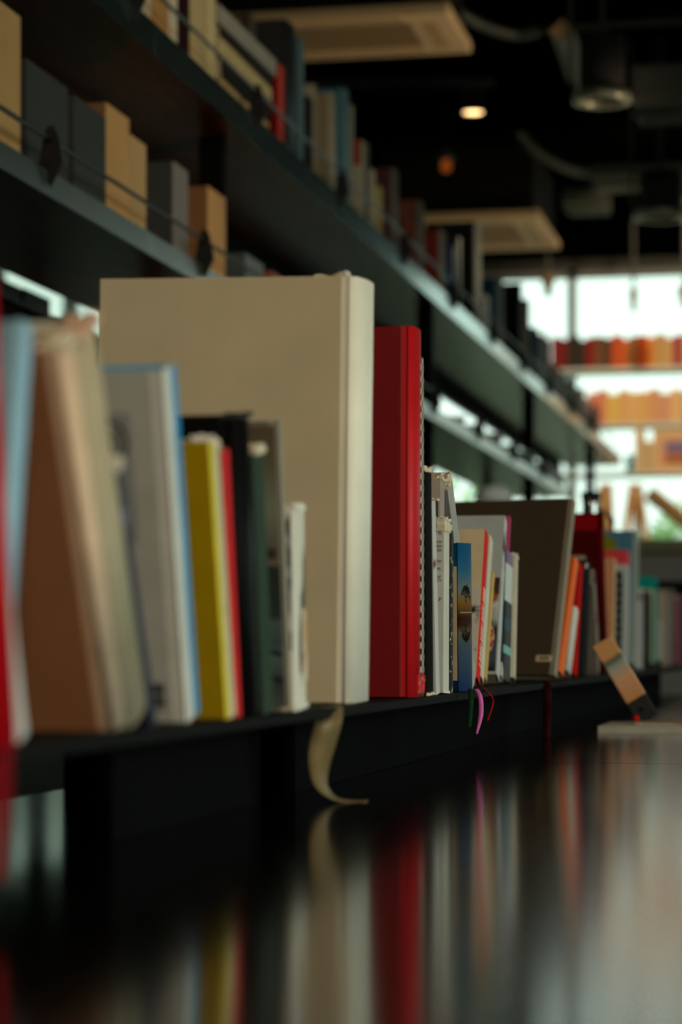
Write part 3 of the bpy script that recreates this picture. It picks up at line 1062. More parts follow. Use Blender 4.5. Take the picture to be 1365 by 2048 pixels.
lbook('tall grey book with blue top edge, behind the bright orange spine', 1166, 1174, 1172, 1088, P((150, 142, 124)), P((142, 136, 120)), X=-.432, Wd=.09, T=.05)
lbook('small mottled red and grey paperback left of the dark red book', 1197, 1209, 1187, 1170, P((120, 108, 96)), blotch('m40', (140, 128, 112), (120, 30, 34), 30, .5, .6), X=-.412, Wd=.09, T=.06)
lbook('dark red thick book with its lit top coloured brighter red, beyond the bright orange spine', 1212, 1223, 1201, 1062, P((92, 8, 12)), P((92, 8, 12)), pages=P((150, 10, 14)), X=-.420, Wd=.12, kind='hard', T=.07)  # pages brighter red than the cover: light on the top painted in
lbook('peach coloured paperback beside the dark red thick book', 1226, 1236, 1229, 1116, P((206, 142, 98)), P((220, 180, 138)), X=-.421, Wd=.11, T=.05)
b = lbook('black spiral bound notebook between peach and pale grey spines', 1238, 1248, 1242, 1142, P((26, 30, 30)), X=-.422, Wd=.11, T=.05)
H, T, Wd = dims(b)
cb = bmesh.new()
for k in range(10):
    tube(cb, [(-.006, -.002, .015 + k * H / 11), (.004, .004, .015 + k * H / 11), (.004, T - .004, .015 + k * H / 11)], .0018, 6)
link('spiral_binding', cb, mat((150, 152, 150), .3, .8), b)
lbook('pale grey spine with a coral red title band at its top', 1251, 1264, 1255, 1100, bands('g43', [(0, (190, 188, 180)), (.84, (222, 70, 74))], 'Z', 0, .262), X=-.423, Wd=.10, T=.06)
b = lbook('large book with a blue and olive cover, behind the coral title band', 1267, 1279, 1274, 1061, P((80, 124, 148)), P((168, 170, 158)), P((150, 180, 190)), X=-.426, Wd=.14, kind='hard', bulge=.002, T=.06)
H, T, Wd = dims(b)
oc = bmesh.new()
bmesh.ops.create_circle(oc, cap_ends=True, segments=28, radius=.042, matrix=Matrix.Translation((-.083, -.0006, H - .047)) @ Matrix.Rotation(math.pi / 2, 4, 'X'))
link('printed_disc', oc, P((130, 128, 40)), b)
# the far cluster
FAR = [('silver and lilac blotched spine, first beyond the blue and olive book', 1283, 1294, 1283, 1176, blotch('f1', (196, 192, 190), (84, 70, 66), 20, .55, .65), -.450),
       ('black and green paperback beside the silver blotched spine', 1296, 1303, 1297, 1182, blotch('f2', (26, 30, 24), (60, 110, 40), 14, .6, .66), -.452),
       ('cream spine leaning on the teal book', 1304, 1308, 1306, 1178, P((196, 188, 148)), -.455),
       ('teal book standing tall in the far cluster at right', 1311, 1321, 1313, 1153, P((8, 150, 138)), -.449),
       ('white paperback just right of the teal book', 1323, 1332, 1324, 1240, P((190, 186, 176)), -.452),
       ('beige paperback with a rosy top, second after the teal book', 1333, 1341, 1333, 1182, P((180, 160, 140)), -.458),
       ('grey spine with a white dot, third after the teal book', 1343, 1350, 1342, 1186, blotch('f7', (150, 140, 132), (120, 40, 60), 16, .58, .62), -.458),
       ('raspberry red spine, fourth after the teal book', 1352, 1359, 1352, 1196, P((150, 44, 70)), -.458),
       ('pale pink spine cut by the right edge of the frame', 1361, 1370, 1361, 1190, P((196, 150, 150)), -.458)]
for lab, a_, b_, c_, y_, m_, X_ in FAR:
    o = lbook(lab, a_, b_, c_, y_, m_, X=X_, Wd=.10 if 'teal book standing' not in lab else .15, T=None if b_ - a_ < 8 else .07)
lbook('black tall book behind the rosy and grey spines at the right edge', 1377, 1388, 1376, 1162, P((22, 22, 22)), X=-.462, Wd=.20, T=.06, kind='hard')

# ------------------------------------------------------------------ on the table
d = .122 * F / (1466 - VY)
p0 = PD(1197, 1466, d)
mg = thing('magazine', 'thick pale magazine lying flat on the table at right', 'magazine', (p0.x + .13, p0.y + .105, TT))
mgm = P((176, 168, 152), .4)
link('cover', bx(-.13, .13, -.105, .105, .0095, .0105, bev=.0004), P((196, 186, 168), .35), mg)
link('page_block', bx(-.1295, .129, -.1045, .1045, .001, .0095), mat((150, 142, 128), .7, 0, .12, 80, .2, 0, (.2, .2, 90)), mg)
link('back_cover', bx(-.13, .13, -.105, .105, 0, .001), mgm, mg)
link('spine', bx(-.13, .13, -.1055, -.1045, .0, .0105), P((176, 168, 152), .45), mg)
zt = TT + .0107


def flat(name, label, cat, cx, cy, wx, wy, z, th, m, rz=0.0, pg=None):
    t = thing(name, label, cat, (cx, cy, z), (0, 0, rz))
    link('cover', bx(-wx / 2, wx / 2, -wy / 2, wy / 2, th * .75, th, bev=.0002), m, t)
    link('pages', bx(-wx / 2 + .001, wx / 2 - .001, -wy / 2 + .001, wy / 2 - .001, 0, th * .75), pg or M_PAGES, t)
    return t


flat('leaflet', 'thin tan leaflet lying on the pale magazine under the leaning card', 'leaflet', p0.x + .082, p0.y + .12, .07, .10, zt, .003, P((170, 140, 104)))
flat('leaflet', 'grey and white patterned leaflet on the pale magazine at the right edge', 'leaflet', p0.x + .19, p0.y + .10, .13, .12, zt, .0045, blotch('lf', (206, 204, 198), (60, 58, 56), 26, .52, .58, (1, 3, 1)), .1)
flat('booklet', 'light tan booklet lying farther back at the right edge of the table', 'booklet', p0.x + .23, p0.y + .52, .2, .14, TT, .012, P((190, 150, 104)))
rb = bmesh.new()
lathe(rb, [(0, 0), (.0035, .0004), (.0048, .003), (.0042, .006), (.002, .008), (0, .0084)], n=16)
o = link('red_push_pin', rb, P((220, 12, 16), .3), None, True)
pr = PD(1273, 1436, d + .13)
o.location = (pr.x, pr.y, zt + .0031)
tag(o, 'tiny round red pin head on the tan leaflet', 'pin')
# the leaning card
dc = d + .17
A_, B_ = PD(1203, 1283, dc), PD(1299, 1441, dc)
B_.z = zt + .0034
v = A_ - B_
card = thing('card_box', 'slim peach card box with a black foot, leaning on the ledge books', 'box', (B_.x, B_.y, B_.z), (0, math.atan2(v.x, v.z), math.radians(-4)))
Lc = v.length
link('card_body', bx(-.0165, .0165, -.004, .004, Lc * .27, Lc, bev=.0008), bands('card', [(0, (214, 150, 96)), (.38, (226, 170, 130)), (.56, (170, 178, 160)), (.68, (96, 104, 90)), (.74, (216, 160, 104))], 'Z', Lc * .27, Lc, .5, True, .06), card)
link('card_foot', bx(-.0168, .0168, -.0042, .0042, 0.001, Lc * .27, bev=.0008), P((52, 50, 48)), card)
link('card_hole', lathe(bmesh.new(), [(0, 0), (.0035, 0), (.0035, .0004), (0, .0004)], n=14), P((18, 18, 18)), card)
card.children[-1].rotation_euler = (math.pi / 2, 0, 0)
card.children[-1].location = (-.002, -.0042, Lc * .14)

# chrome stand and dome lamp behind the books
pm = PD(1183, 1110, 5.6)
t = thing('chrome_jug', 'chrome jug standing beyond the large dark brown book', 'jug', (pm.x, pm.y, LT + .0005))
zz = ZP(985, pm.x, pm.y) - LT
link('jug_body', lathe(bmesh.new(), [(.026, 0), (.030, .01), (.030, zz * .55), (.022, zz * .8), (.020, zz * .92), (.024, zz)], n=28), mat((176, 180, 180), .18, .95, .05, 10), t, True)
link('jug_handle', tube(bmesh.new(), [(.02, 0, zz * .9), (.05, 0, zz * .85), (.055, 0, zz * .55), (.028, 0, zz * .4)], .005, 8), mat((40, 40, 40), .4), t, True)
pl_ = PD(988, 1000, 7.6)
t = thing('floor_lamp', 'floor lamp with a white dome shade behind the large dark brown book', 'lamp', (pl_.x, pl_.y, 0))
zs = ZP(1003, pl_.x, pl_.y)
link('base', lathe(bmesh.new(), [(.12, 0), (.12, .015), (.02, .025), (0, .025)], n=28), M_BLACK, t)
link('pole', tube(bmesh.new(), [(0, 0, .02), (0, 0, zs)], .010, 10), M_BLACK, t)
link('lamp_shade', lathe(bmesh.new(), [(.062, 0), (.061, .018), (.054, .034), (.040, .046), (.020, .052), (0, .054)], loc=(0, 0, zs), n=28), mat((250, 250, 246), .4), t, True)

# ------------------------------------------------------------------ upper shelf books
UB = U0 + .0205
XU = -1.338


def ubook(label, xs, xs1, yt, cover, spine=None, Wd=.20, kind='soft', xt=None, T=None, X=XU, zb=UB, group='books on the top shelf', back=None):
    return lbook(label, xs, xs1, xs if xt is None else xt, yt, cover, spine, back, X=X, Wd=Wd, kind=kind, zb=zb, group=group, T=T)


ubook('pale book with a faint drawing, first on the top shelf beside the rail bracket', 268, 303, -75, blotch('u1', (196, 176, 152), (120, 120, 122), 12, .6, .64), Wd=.2)
ubook('tan orange book on the top shelf left of the maroon one', 306, 336, -90, P((176, 132, 82)), Wd=.2)
ubook('slim white book on the top shelf touching the maroon one', 340, 355, -60, P((200, 190, 170)), Wd=.2)
ubook('dark maroon book near the top left of the frame', 358, 379, -60, P((40, 10, 12)), Wd=.2)
ubook('cream book on the top shelf just right of the maroon one', 381, 410, -50, P((196, 168, 118)), P((204, 180, 132)), Wd=.2)
ubook('cream book with a yellowish cover, beside the pile of lying books', 414, 432, -40, P((206, 184, 120)), P((220, 200, 150)), Wd=.2)
# pile of lying books
pz = UB
PK = 1.6
PILE = [(.016, (120, 112, 100), 'grey book at the bottom of the lying pile on the top shelf', 440, 548, .17),
        (.020, (30, 28, 26), 'black book low in the lying pile on the top shelf', 442, 540, .18),
        (.022, (190, 164, 116), 'thick cream book, third from the bottom of the lying pile', 438, 540, .20),
        (.030, (40, 34, 28), 'dark book with brown pages in the middle of the lying pile', 446, 536, .17),
        (.024, (206, 184, 132), 'cream book above the dark one in the lying pile', 437, 544, .20),
        (.018, (46, 42, 38), 'slim dark book second from the top of the lying pile', 442, 542, .18),
        (.026, (164, 160, 148), 'grey book on top of the lying pile on the top shelf', 438, 545, .20)]
for th, col, lab, a_, b_, wd in PILE:
    th *= PK
    ya, yb = YX(a_, XU), YX(b_, XU)
    t = thing('lying_book', lab, 'book', (XU, ya, pz + .0004), (0, 0, random.uniform(-.02, .02)), 'pile of lying books on the top shelf')
    Ln = yb - ya
    m_ = P(col)
    link('cover', bx(-wd, 0, 0, Ln, th - .0025, th, bev=.0006), m_, t)
    link('back_cover', bx(-wd, 0, 0, Ln, 0, .0025, bev=.0006), m_, t)
    link('spine', bx(-.003, 0.0006, 0, Ln, .0, th), m_, t)
    link('page_block', bx(-wd + .004, -.003, .004, Ln - .004, .0025, th - .0025), M_PAGES, t)
    pz += th + .0006
ubook('brown ribbed book standing behind the lying pile', 500, 545, 28, blotch('rib', (104, 78, 54), (46, 36, 28), 40, .45, .55, (1, 6, .1)), Wd=.09, X=XU - .21)
ubook('red book with a bright red spine right of the lying pile', 556, 568, 126, P((120, 12, 14)), P((206, 72, 58)), Wd=.16)
ubook('tall black book on the top shelf between red and blue grey spines', 571, 590, 38, blotch('tb', (26, 26, 28), (60, 60, 62), 20, .55, .7, (1, 4, .1)), Wd=.075, kind='hard')
ubook('blue grey slim book right of the tall black one on the top shelf', 598, 608, 72, P((70, 92, 98)), P((96, 124, 130)), Wd=.2)
ubook('dark slim book between the blue grey and the tan grey ones', 614, 626, 190, P((30, 26, 22)), Wd=.16)
ubook('thin pale board at the left of the tan grey book', 628, 632, 168, P((150, 142, 120)), Wd=.2)
ubook('tan grey book with a small stamp on its cover', 662, 672, 184, blotch('tg', (136, 118, 92), (80, 68, 52), 9, .68, .72), P((170, 160, 136)), Wd=.19, kind='hard')
ubook('teal blue book on the top shelf, tallest of its neighbours', 688, 698, 176, P((58, 106, 122)), P((104, 138, 142)), Wd=.2, kind='hard')
ubook('slim pale grey book right of the teal blue one', 702, 708, 208, P((150, 146, 130)), Wd=.18)
ubook('cream book with a red top band on the top shelf', 722, 730, 279, bands('cr', [(0, (176, 160, 132)), (.90, (150, 24, 22))], 'Z', 0, .245), P((186, 172, 144)), Wd=.17)
ubook('dark slim book touching the cream one with a red top', 733, 738, 285, P((58, 52, 46)), P((110, 108, 98)), Wd=.17)
ubook('cream spined book left of the maroon striped one', 744, 751, 338, P((180, 164, 132)), P((206, 190, 156)), Wd=.15)
ubook('short yellowish book in front of the maroon striped one', 759, 766, 372, P((196, 168, 104)), Wd=.12)
ubook('maroon book with dark stripes on the top shelf', 786, 797, 335, blotch('ms', (100, 34, 32), (44, 32, 30), 18, .45, .55, (6, 1, .2)), P((120, 112, 104)), Wd=.17, kind='hard')
ubook('brown red picture book right of the maroon striped one', 838, 849, 400, blotch('br', (120, 56, 34), (60, 38, 30), 14, .5, .6), P((120, 114, 104)), Wd=.18, kind='hard')
ubook('rust red book on the top shelf left of the navy one', 882, 891, 459, P((128, 46, 34)), P((160, 150, 136)), Wd=.17, kind='hard')
ubook('navy blue book with white edges on the top shelf', 907, 912, 492, P((28, 52, 92)), P((190, 190, 182)), Wd=.13)
ubook('white edged slim book between navy and black ones', 917, 922, 474, P((44, 46, 52)), P((180, 182, 176)), Wd=.15)
ubook('tall black book in front of the square ceiling unit', 953, 962, 442, P((16, 16, 16)), P((150, 156, 148)), Wd=.2, kind='hard')
ubook('white and maroon small book beside the tall black one', 972, 979, 590, blotch('wm', (190, 182, 170), (90, 24, 36), 12, .5, .56), Wd=.08)
ubook('dark teal book against the bright far window', 991, 997, 556, P((26, 58, 76)), Wd=.17)
ubook('grey slim book right of the dark teal one', 1001, 1007, 552, P((120, 116, 100)), Wd=.14)
ubook('black book standing out against the bright window', 1041, 1045, 566, P((12, 12, 12)), Wd=.17)
ubook('grey brown book right of the black one against the window', 1055, 1060, 598, P((120, 106, 92)), Wd=.1)
ubook('bottle green book, two after the black one against the window', 1073, 1078, 654, P((24, 50, 56)), Wd=.14)
ubook('light grey book right of the bottle green one', 1086, 1091, 668, P((126, 134, 132)), Wd=.1)
ubook('pinkish grey spine, second after the bottle green book', 1097, 1102, 678, P((140, 124, 116)), Wd=.08)
px = 1106
cols = [((112, 104, 98), 'ash grey'), ((90, 60, 56), 'dull plum'), ((132, 122, 112), 'stone grey'), ((70, 62, 58), 'umber'), ((120, 104, 94), 'mushroom'), ((84, 84, 82), 'slate'), ((128, 96, 88), 'dusty rose'), ((100, 92, 86), 'taupe'),
        ((76, 70, 66), 'charcoal brown'), ((140, 130, 118), 'putty'), ((96, 84, 80), 'dark taupe'), ((170, 168, 160), 'off white'), ((120, 40, 40), 'brick red'), ((70, 30, 30), 'oxblood'), ((140, 110, 96), 'clay'), ((150, 96, 84), 'salmon')]
prev = 'pinkish grey spine'
for i, (c_, nm) in enumerate(cols):
    w_ = max(3.2, 6.5 - i * .22)
    d_ = fw(XU, YX(px + w_, XU))
    top = VY - (1.19 + (.21 if i % 3 else .24) + .012 * ((i * 7) % 4)) * F / d_
    ubook('%s book far along the top shelf, right after the %s%s' % (nm, prev, '' if 'spine' in prev else ' one'), px, px + w_ - .6, top, P(c_), Wd=.12)
    prev = nm
    px += w_ + 1.2
# ------------------------------------------------------------------ boxes on the lower shelf
LB = L0 + .0205
XL = -1.345
M_TANB = mat((196, 150, 92), .7, 0, .06, 16, .3)
M_TANC = mat((184, 150, 100), .7, 0, .06, 16, .3)
M_DKB = mat((48, 50, 47), .65, 0, .06, 16, .3)
M_GRB_LIT = mat((112, 108, 104), .6, 0, .06, 16, .3)  # lit front of a dark box, light put into the grey


def fbox(label, x0, x1, yt, m, dp=.24, side=None, zb=LB, X=XL, group='storage boxes on the lower shelf'):
    """slip-cased box: a case open at the back with a separate inner sleeve"""
    y0, y1 = YX(x0, X), YX(x1, X)
    H = ZP(yt, X, y0) - zb
    t = thing('storage_box', label, 'box', (X, y0, zb + .0004), (0, 0, 0), group)
    T = y1 - y0 - .002
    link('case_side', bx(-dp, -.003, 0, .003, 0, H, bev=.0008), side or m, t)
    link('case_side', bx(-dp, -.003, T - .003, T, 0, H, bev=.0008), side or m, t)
    link('case_front', bx(-.003, 0, 0, T, 0, H, bev=.0008), m, t)
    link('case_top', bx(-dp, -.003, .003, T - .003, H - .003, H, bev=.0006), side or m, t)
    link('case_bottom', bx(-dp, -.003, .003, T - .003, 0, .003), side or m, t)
    link('inner_sleeve', bx(-dp + .004, -.0035, .0035, T - .0035, .0032, H - .0035), M_PAGES, t)
    return t


fbox('large tan box at the left edge of the lower shelf', -95, 42, -72, M_TANB)
fbox('dark grey box, first right of the large tan box', 53, 137, 116, M_DKB)
fbox('dark grey box, second right of the large tan box', 149, 213, 190, M_DKB)
fbox('tan box with a warm lit front, taller of the two tan neighbours', 213.5, 259, 205, M_TANB, side=mat((120, 84, 50), .7))  # side is a darker copy of the tan, shade put into it
fbox('slightly lower beige box right of the warm lit tan one', 260, 293, 268, M_TANC)
fbox('grey box with its lit front coloured lighter grey between two tan boxes', 347, 377, 322, M_GRB_LIT, side=mat((44, 48, 48), .6))
fbox('tan box with shade painted brown on its side, above the huge linen book', 417, 452, 372, M_TANB, side=mat((120, 78, 40), .7))  # brown side: shade painted into the tan
fbox('low teal grey box just above the top edge of the linen book', 492, 528, 506, mat((104, 112, 110), .6), .065, side=mat((70, 78, 76), .6))  # side colour darkened to stand for shade
fbox('orange brown box whose tip shows above the linen book', 545, 566, 542, mat((150, 76, 30), .6))
fbox('dark flat box on the back shelf at the left edge', -60, 42, 530, mat((64, 66, 62), .7), .2, zb=CZ + .8065, X=-1.87, group='flat boxes on the back shelf')
fbox('dark flat box on the back shelf against the bright window', 48, 101, 576, mat((64, 66, 62), .7), .2, zb=CZ + .8065, X=-1.87, group='flat boxes on the back shelf')


def bowl(label, px, py_top, r, h, X=-1.40):
    y = YX(px, X)
    bm = lathe(bmesh.new(), [(0, 0), (r * .5, 0), (r * .55, .004), (r * .85, h * .55), (r, h), (r - .003, h), (r * .8, h * .55), (r * .4, .008), (0, .007)], n=24)
    o = link('ceramic_bowl', bm, blotch('cer', (206, 206, 198), (90, 90, 88), 70, .56, .62, rough=.25), None, True)
    o.location = (X, y, LB + .0004)
    tag(o, label, 'bowl', 'bowls on the lower shelf')


bowl('speckled white bowl at the lower shelf bracket right of the red book', 893, 0, .075, .075)
bowl('speckled white bowl just left of the second visible bracket, right of the red book', 930, 0, .07, .085)
bowl('speckled white bowl right of the second visible lower bracket', 966, 0, .09, .095)
bowl('speckled white bowl next to the farthest clear lower bracket', 996, 0, .09, .085)


def tumbler(label, px, h, r):
    X = -1.38
    bm = lathe(bmesh.new(), [(0, 0), (r * .8, 0), (r, h), (r - .003, h), (r * .76, .006), (0, .006)], n=20)
    o = link('drinking_glass', bm, glass('tumbler', (.75, .8, .78), .25), None, True)
    o.location = (X, YX(px, X), LB + .0004)
    tag(o, label, 'glass', 'glasses at the far end of the lower shelf')


tumbler('clear glass after the speckled bowls on the lower shelf', 1032, .10, .04)
tumbler('clear glass in the middle of three at the lower shelf end', 1045, .12, .04)
tumbler('clear glass farthest along the lower shelf', 1053, .11, .04)
for px_, lab in ((1080, 'pale round pot near the far end of the lower shelf'), (1098, 'pale round pot at the very end of the lower shelf')):
    bm = lathe(bmesh.new(), [(0, 0), (.06, 0), (.085, .05), (.085, .10), (.05, .13), (.05, .145), (0, .145)], n=24)
    o = link('round_pot', bm, mat((190, 198, 190), .3), None, True)
    o.location = (-1.42, YX(px_, -1.42), LB + .0004)
    tag(o, lab, 'pot', 'pots at the far end of the lower shelf')

# ------------------------------------------------------------------ far bookcase under the window
BY = 16.25
bc_t = thing('bookcase', 'tall open white bookcase full of colourful books before the far window', 'bookcase', (0, BY, 0))
bx0, bx1 = XY(1080, BY), 2.6
M_WH = mat((214, 224, 216), .5, 0, .04, 6)
zr = [ZP(p, -1, BY) for p in (733, 845, 943)]
for z in zr:
    link('shelf', bx(bx0, bx1, -.02, .28, z - .022, z, bev=.002), M_WH, bc_t)
for x in (bx0 + .01, .45, bx1 - .01):
    link('upright', bx(x - .012, x + .012, .23, .275, 0, zr[0] + .30), M_WH, bc_t)


def row(z, px0, colors, hs, ws, place, mixw=0.0):
    x = XY(px0, BY)
    prevn = None
    for i, (c_, nm) in enumerate(colors):
        w_ = ws[i % len(ws)]
        h_ = hs[i % len(hs)]
        if prevn is None:
            lab = '%s book at the left end of the %s' % (nm, place)
        else:
            lab = '%s book on the %s, right of %s' % (nm, place, prevn)
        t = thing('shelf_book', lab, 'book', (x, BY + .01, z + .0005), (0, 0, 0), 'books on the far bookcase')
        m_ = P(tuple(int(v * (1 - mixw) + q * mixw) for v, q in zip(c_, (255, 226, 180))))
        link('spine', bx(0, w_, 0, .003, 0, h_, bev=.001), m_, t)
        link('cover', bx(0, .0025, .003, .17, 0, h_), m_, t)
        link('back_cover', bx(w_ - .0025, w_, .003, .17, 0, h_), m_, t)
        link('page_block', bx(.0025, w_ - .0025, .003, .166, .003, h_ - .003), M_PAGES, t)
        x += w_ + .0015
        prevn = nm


R1 = [((110, 14, 20), 'wine red'), ((96, 16, 20), 'dark wine red'), ((24, 22, 24), 'black'), ((30, 26, 28), 'sooty black'), ((120, 12, 18), 'crimson'), ((100, 60, 40), 'cocoa'), ((60, 40, 32), 'dark brown'),
      ((196, 70, 30), 'orange red'), ((204, 90, 40), 'rusty orange'), ((140, 96, 50), 'olive tan'), ((206, 60, 20), 'vermilion'), ((224, 130, 50), 'amber'), ((190, 150, 96), 'tan'), ((206, 160, 100), 'sand'), ((150, 26, 60), 'magenta'),
      ((190, 140, 80), 'camel'), ((170, 110, 60), 'caramel'), ((40, 50, 80), 'navy'), ((206, 150, 90), 'honey'), ((180, 120, 70), 'toffee'), ((120, 70, 40), 'walnut'), ((214, 176, 120), 'cream tan'), ((190, 60, 40), 'tomato'), ((90, 60, 44), 'mocha')]
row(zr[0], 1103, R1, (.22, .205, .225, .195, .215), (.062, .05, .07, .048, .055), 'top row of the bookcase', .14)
R2 = [((222, 60, 50), 'red'), ((230, 80, 60), 'scarlet'), ((236, 184, 40), 'yellow'), ((232, 150, 70), 'apricot'), ((236, 168, 90), 'pale orange'), ((226, 150, 60), 'golden'), ((214, 120, 80), 'terracotta'), ((206, 110, 84), 'salmon pink'),
      ((236, 176, 110), 'peach'), ((190, 150, 60), 'mustard'), ((150, 100, 66), 'nut brown'), ((240, 190, 130), 'pale peach'), ((236, 180, 110), 'buff'), ((214, 150, 80), 'ochre'), ((222, 170, 120), 'biscuit'), ((200, 130, 70), 'bronze'), ((230, 190, 140), 'ivory tan'), ((190, 90, 60), 'brick')]
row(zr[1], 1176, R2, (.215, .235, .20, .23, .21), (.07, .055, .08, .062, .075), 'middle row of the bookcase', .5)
R3 = [((214, 180, 130), 'tall tan'), ((206, 166, 116), 'sandy brown'), ((190, 150, 110), 'fawn')]
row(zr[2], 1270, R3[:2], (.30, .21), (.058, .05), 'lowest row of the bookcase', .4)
bt = thing('shelf_book', 'teal blue upright book left of the tall tan one on the far bookcase', 'book', (XY(1252, BY), BY + .01, zr[2] + .0005), (0, 0, 0), 'books on the far bookcase')
link('spine', bx(0, .045, 0, .003, 0, .12, bev=.001), P((50, 140, 150)), bt)
link('page_block', bx(.002, .043, .003, .15, .003, .117), M_PAGES, bt)
link('cover', bx(0, .002, .003, .15, 0, .12), P((50, 140, 150)), bt)
link('back_cover', bx(.043, .045, .003, .15, 0, .12), P((50, 140, 150)), bt)
fx0 = XY(1306, BY)
fpz = zr[2]
fp = thing('framed_picture', 'pale wooden framed picture with a blue and orange scene on the far bookcase', 'picture', (fx0, BY + .02, fpz + .0005))
fw_, fh_ = .40, .285
fb = bmesh.new()
for a in ((0, .05, 0, fh_), (fw_ - .05, fw_, 0, fh_), (.05, fw_ - .05, 0, .045), (.05, fw_ - .05, fh_ - .055, fh_)):
    box(fb, a[0], a[1], 0, .02, a[2], a[3], bev=.003)
link('frame', fb, P((240, 196, 140)), fp)
link('mat_board', bx(.05, fw_ - .05, .008, .014, .045, fh_ - .055), P((226, 170, 140)), fp)
link('picture', bx(.085, fw_ - .09, .006, .008, .06, fh_ - .085), bands('scene', [(0, (130, 76, 46)), (.25, (206, 120, 50)), (.4, (190, 130, 110)), (.6, (140, 120, 160)), (1, (120, 116, 160))], 'Z', .06, fh_ - .085, .5, True, .1), fp)


# wooden easels before the window
def easel(label, px, py, dd, spread, hgt, m):
    p = PD(px, py, dd)
    t = thing('wooden_easel', label, 'easel', (p.x, p.y, 0), (0, 0, 0), 'easels by the far window')
    for s in (-1, 1):
        link('leg', tube(bmesh.new(), [(s * spread, -.1, 0), (s * .02, 0, p.z)], .026, 8), m, t)
    link('leg', tube(bmesh.new(), [(0, .45, 0), (0, .02, p.z - .06)], .024, 8), m, t)
    link('crossbar', bx(-spread * .45, spread * .45, -.075, -.045, p.z * .58, p.z * .58 + .05), m, t)


M_EA = mat((206, 160, 100), .6, 0, .1, 8)
easel('tan wooden easel below the tall tan book by the far window', 1272, 968, 15.6, .30, 1, M_EA)
easel('tan wooden easel half hidden beside the chrome jug', 1212, 968, 15.7, .14, 1, M_EA)
pA, pB = PD(1298, 985, 13.8), PD(1392, 1060, 13.8)
t = thing('leaning_board', 'slanted pale wooden board running down to the right edge', 'board', (pB.x, pB.y, 0))
vv = pA - pB
link('board', tube(bmesh.new(), [(0, 0, pB.z), tuple(vv + Vector((0, 0, pB.z)))], .045, 4), M_EA, t)
link('stand', bx(-.03, .03, -.03, .03, 0, pB.z), M_EA, t)

# beige counter and pale grey cabinet beyond the table
yc = 10.4
cx0 = XY(1262, yc)
ct = thing('service_counter', 'beige topped pale grey counter beyond the table at right', 'counter', (cx0, yc, 0))
z1, z2 = ZP(1079, cx0, yc), ZP(1105, cx0, yc)
link('countertop', bx(-.03, 2.6, -.03, .6, z2, z1, bev=.004), P((150, 140, 112)), ct)
link('counter_body', bx(0, 2.57, 0, .58, 0, z2 - .012), P((150, 144, 138)), ct)
link('dark_rail', bx(.0, 2.57, -.006, .58, z2 - .012, z2), P((90, 86, 74)), ct)  # darker strip under the countertop

# ------------------------------------------------------------------ ceiling fittings
M_PANELW = mat((206, 176, 132), .5, 0, .05, 4)
M_GRILLE = mat((150, 122, 84), .6, 0, .05, 4)


def cassette(label, pxr, yn, yf, dn, width):
    """four-way air unit: hanging body, cream panel, louvred intake and outlet slots"""
    p = PD(pxr, yn, dn)
    dep = None
    zz_ = p.z
    df = (zz_ - CZ) * F / (VY - yf)
    dep = (df - dn) / CT
    t = thing('air_conditioner', label, 'air conditioner', (p.x - width / 2, p.y + dep / 2, zz_), (0, 0, 0), 'ceiling air conditioners')
    hx, hy = width / 2, dep / 2
    link('body', bx(-hx + .03, hx - .03, -hy + .03, hy - .03, .045, CEIL - zz_), mat((24, 24, 22), .8, 0, .1, 10, .05), t)
    pb = bmesh.new()
    iw = .64
    for a in ((-hx, -hx * iw, -hy, hy), (hx * iw, hx, -hy, hy), (-hx * iw, hx * iw, -hy, -hy * iw), (-hx * iw, hx * iw, hy * iw, hy)):
        box(pb, a[0], a[1], a[2], a[3], 0, .045, bev=.006)
    link('panel', pb, M_PANELW, t)
    g = bmesh.new()
    nn = 14
    for k in range(nn):
        y = -hy * iw + (k + .5) * 2 * hy * iw / nn
        box(g, -hx * iw, hx * iw, y - hy * iw / nn * .55, y + hy * iw / nn * .55, .006, .014)
    link('intake_grille', g, M_GRILLE, t)
    link('filter', bx(-hx * iw, hx * iw, -hy * iw, hy * iw, .02, .03), mat((120, 96, 66), .8), t)
    for s in (-1, 1):
        link('outlet_flap', bx(s * hx * .80 - .03, s * hx * .80 + .03, -hy * .62, hy * .62, -.003, .002), mat((170, 142, 104), .6), t)
        link('outlet_flap', bx(-hx * .62, hx * .62, s * hy * .80 - .02, s * hy * .80 + .02, -.003, .002), mat((170, 142, 104), .6), t)


cassette('cream ceiling air conditioner with a louvred intake, nearer one at the top', 897, 27, 106, 8.9, .95)
cassette('cream ceiling air conditioner with a dark body, farther one above the window', 1077, 434, 498, 13.3, .92)
M_DUCT = mat((150, 152, 140), .45, .5, .2, 6)
M_DUCTD = mat((60, 62, 56), .6, .1, .2, 6)


def pd(px, py, d_):
    return tuple(PD(px, py, d_))


def duct(name, label, pts, r, m, cat='duct', n=14):
    # corrugated flexible pipe
    o = bmesh.new()
    P_ = [Vector(p) for p in pts]
    fine = []
    for i in range(len(P_) - 1):
        p0, p1, p2, p3 = P_[max(i - 1, 0)], P_[i], P_[i + 1], P_[min(i + 2, len(P_) - 1)]
        for k in range(16):
            s = k / 16
            fine.append(.5 * ((2 * p1) + (p2 - p0) * s + (2 * p0 - 5 * p1 + 4 * p2 - p3) * s * s + (3 * p1 - p0 - 3 * p2 + p3) * s ** 3))
    fine.append(P_[-1])
    tube(o, fine, [r * (1.0 if k % 2 else .9) for k in range(len(fine))], n)
    ob = link(name, o, m, None, True)
    tag(ob, label, cat, 'ceiling pipes')


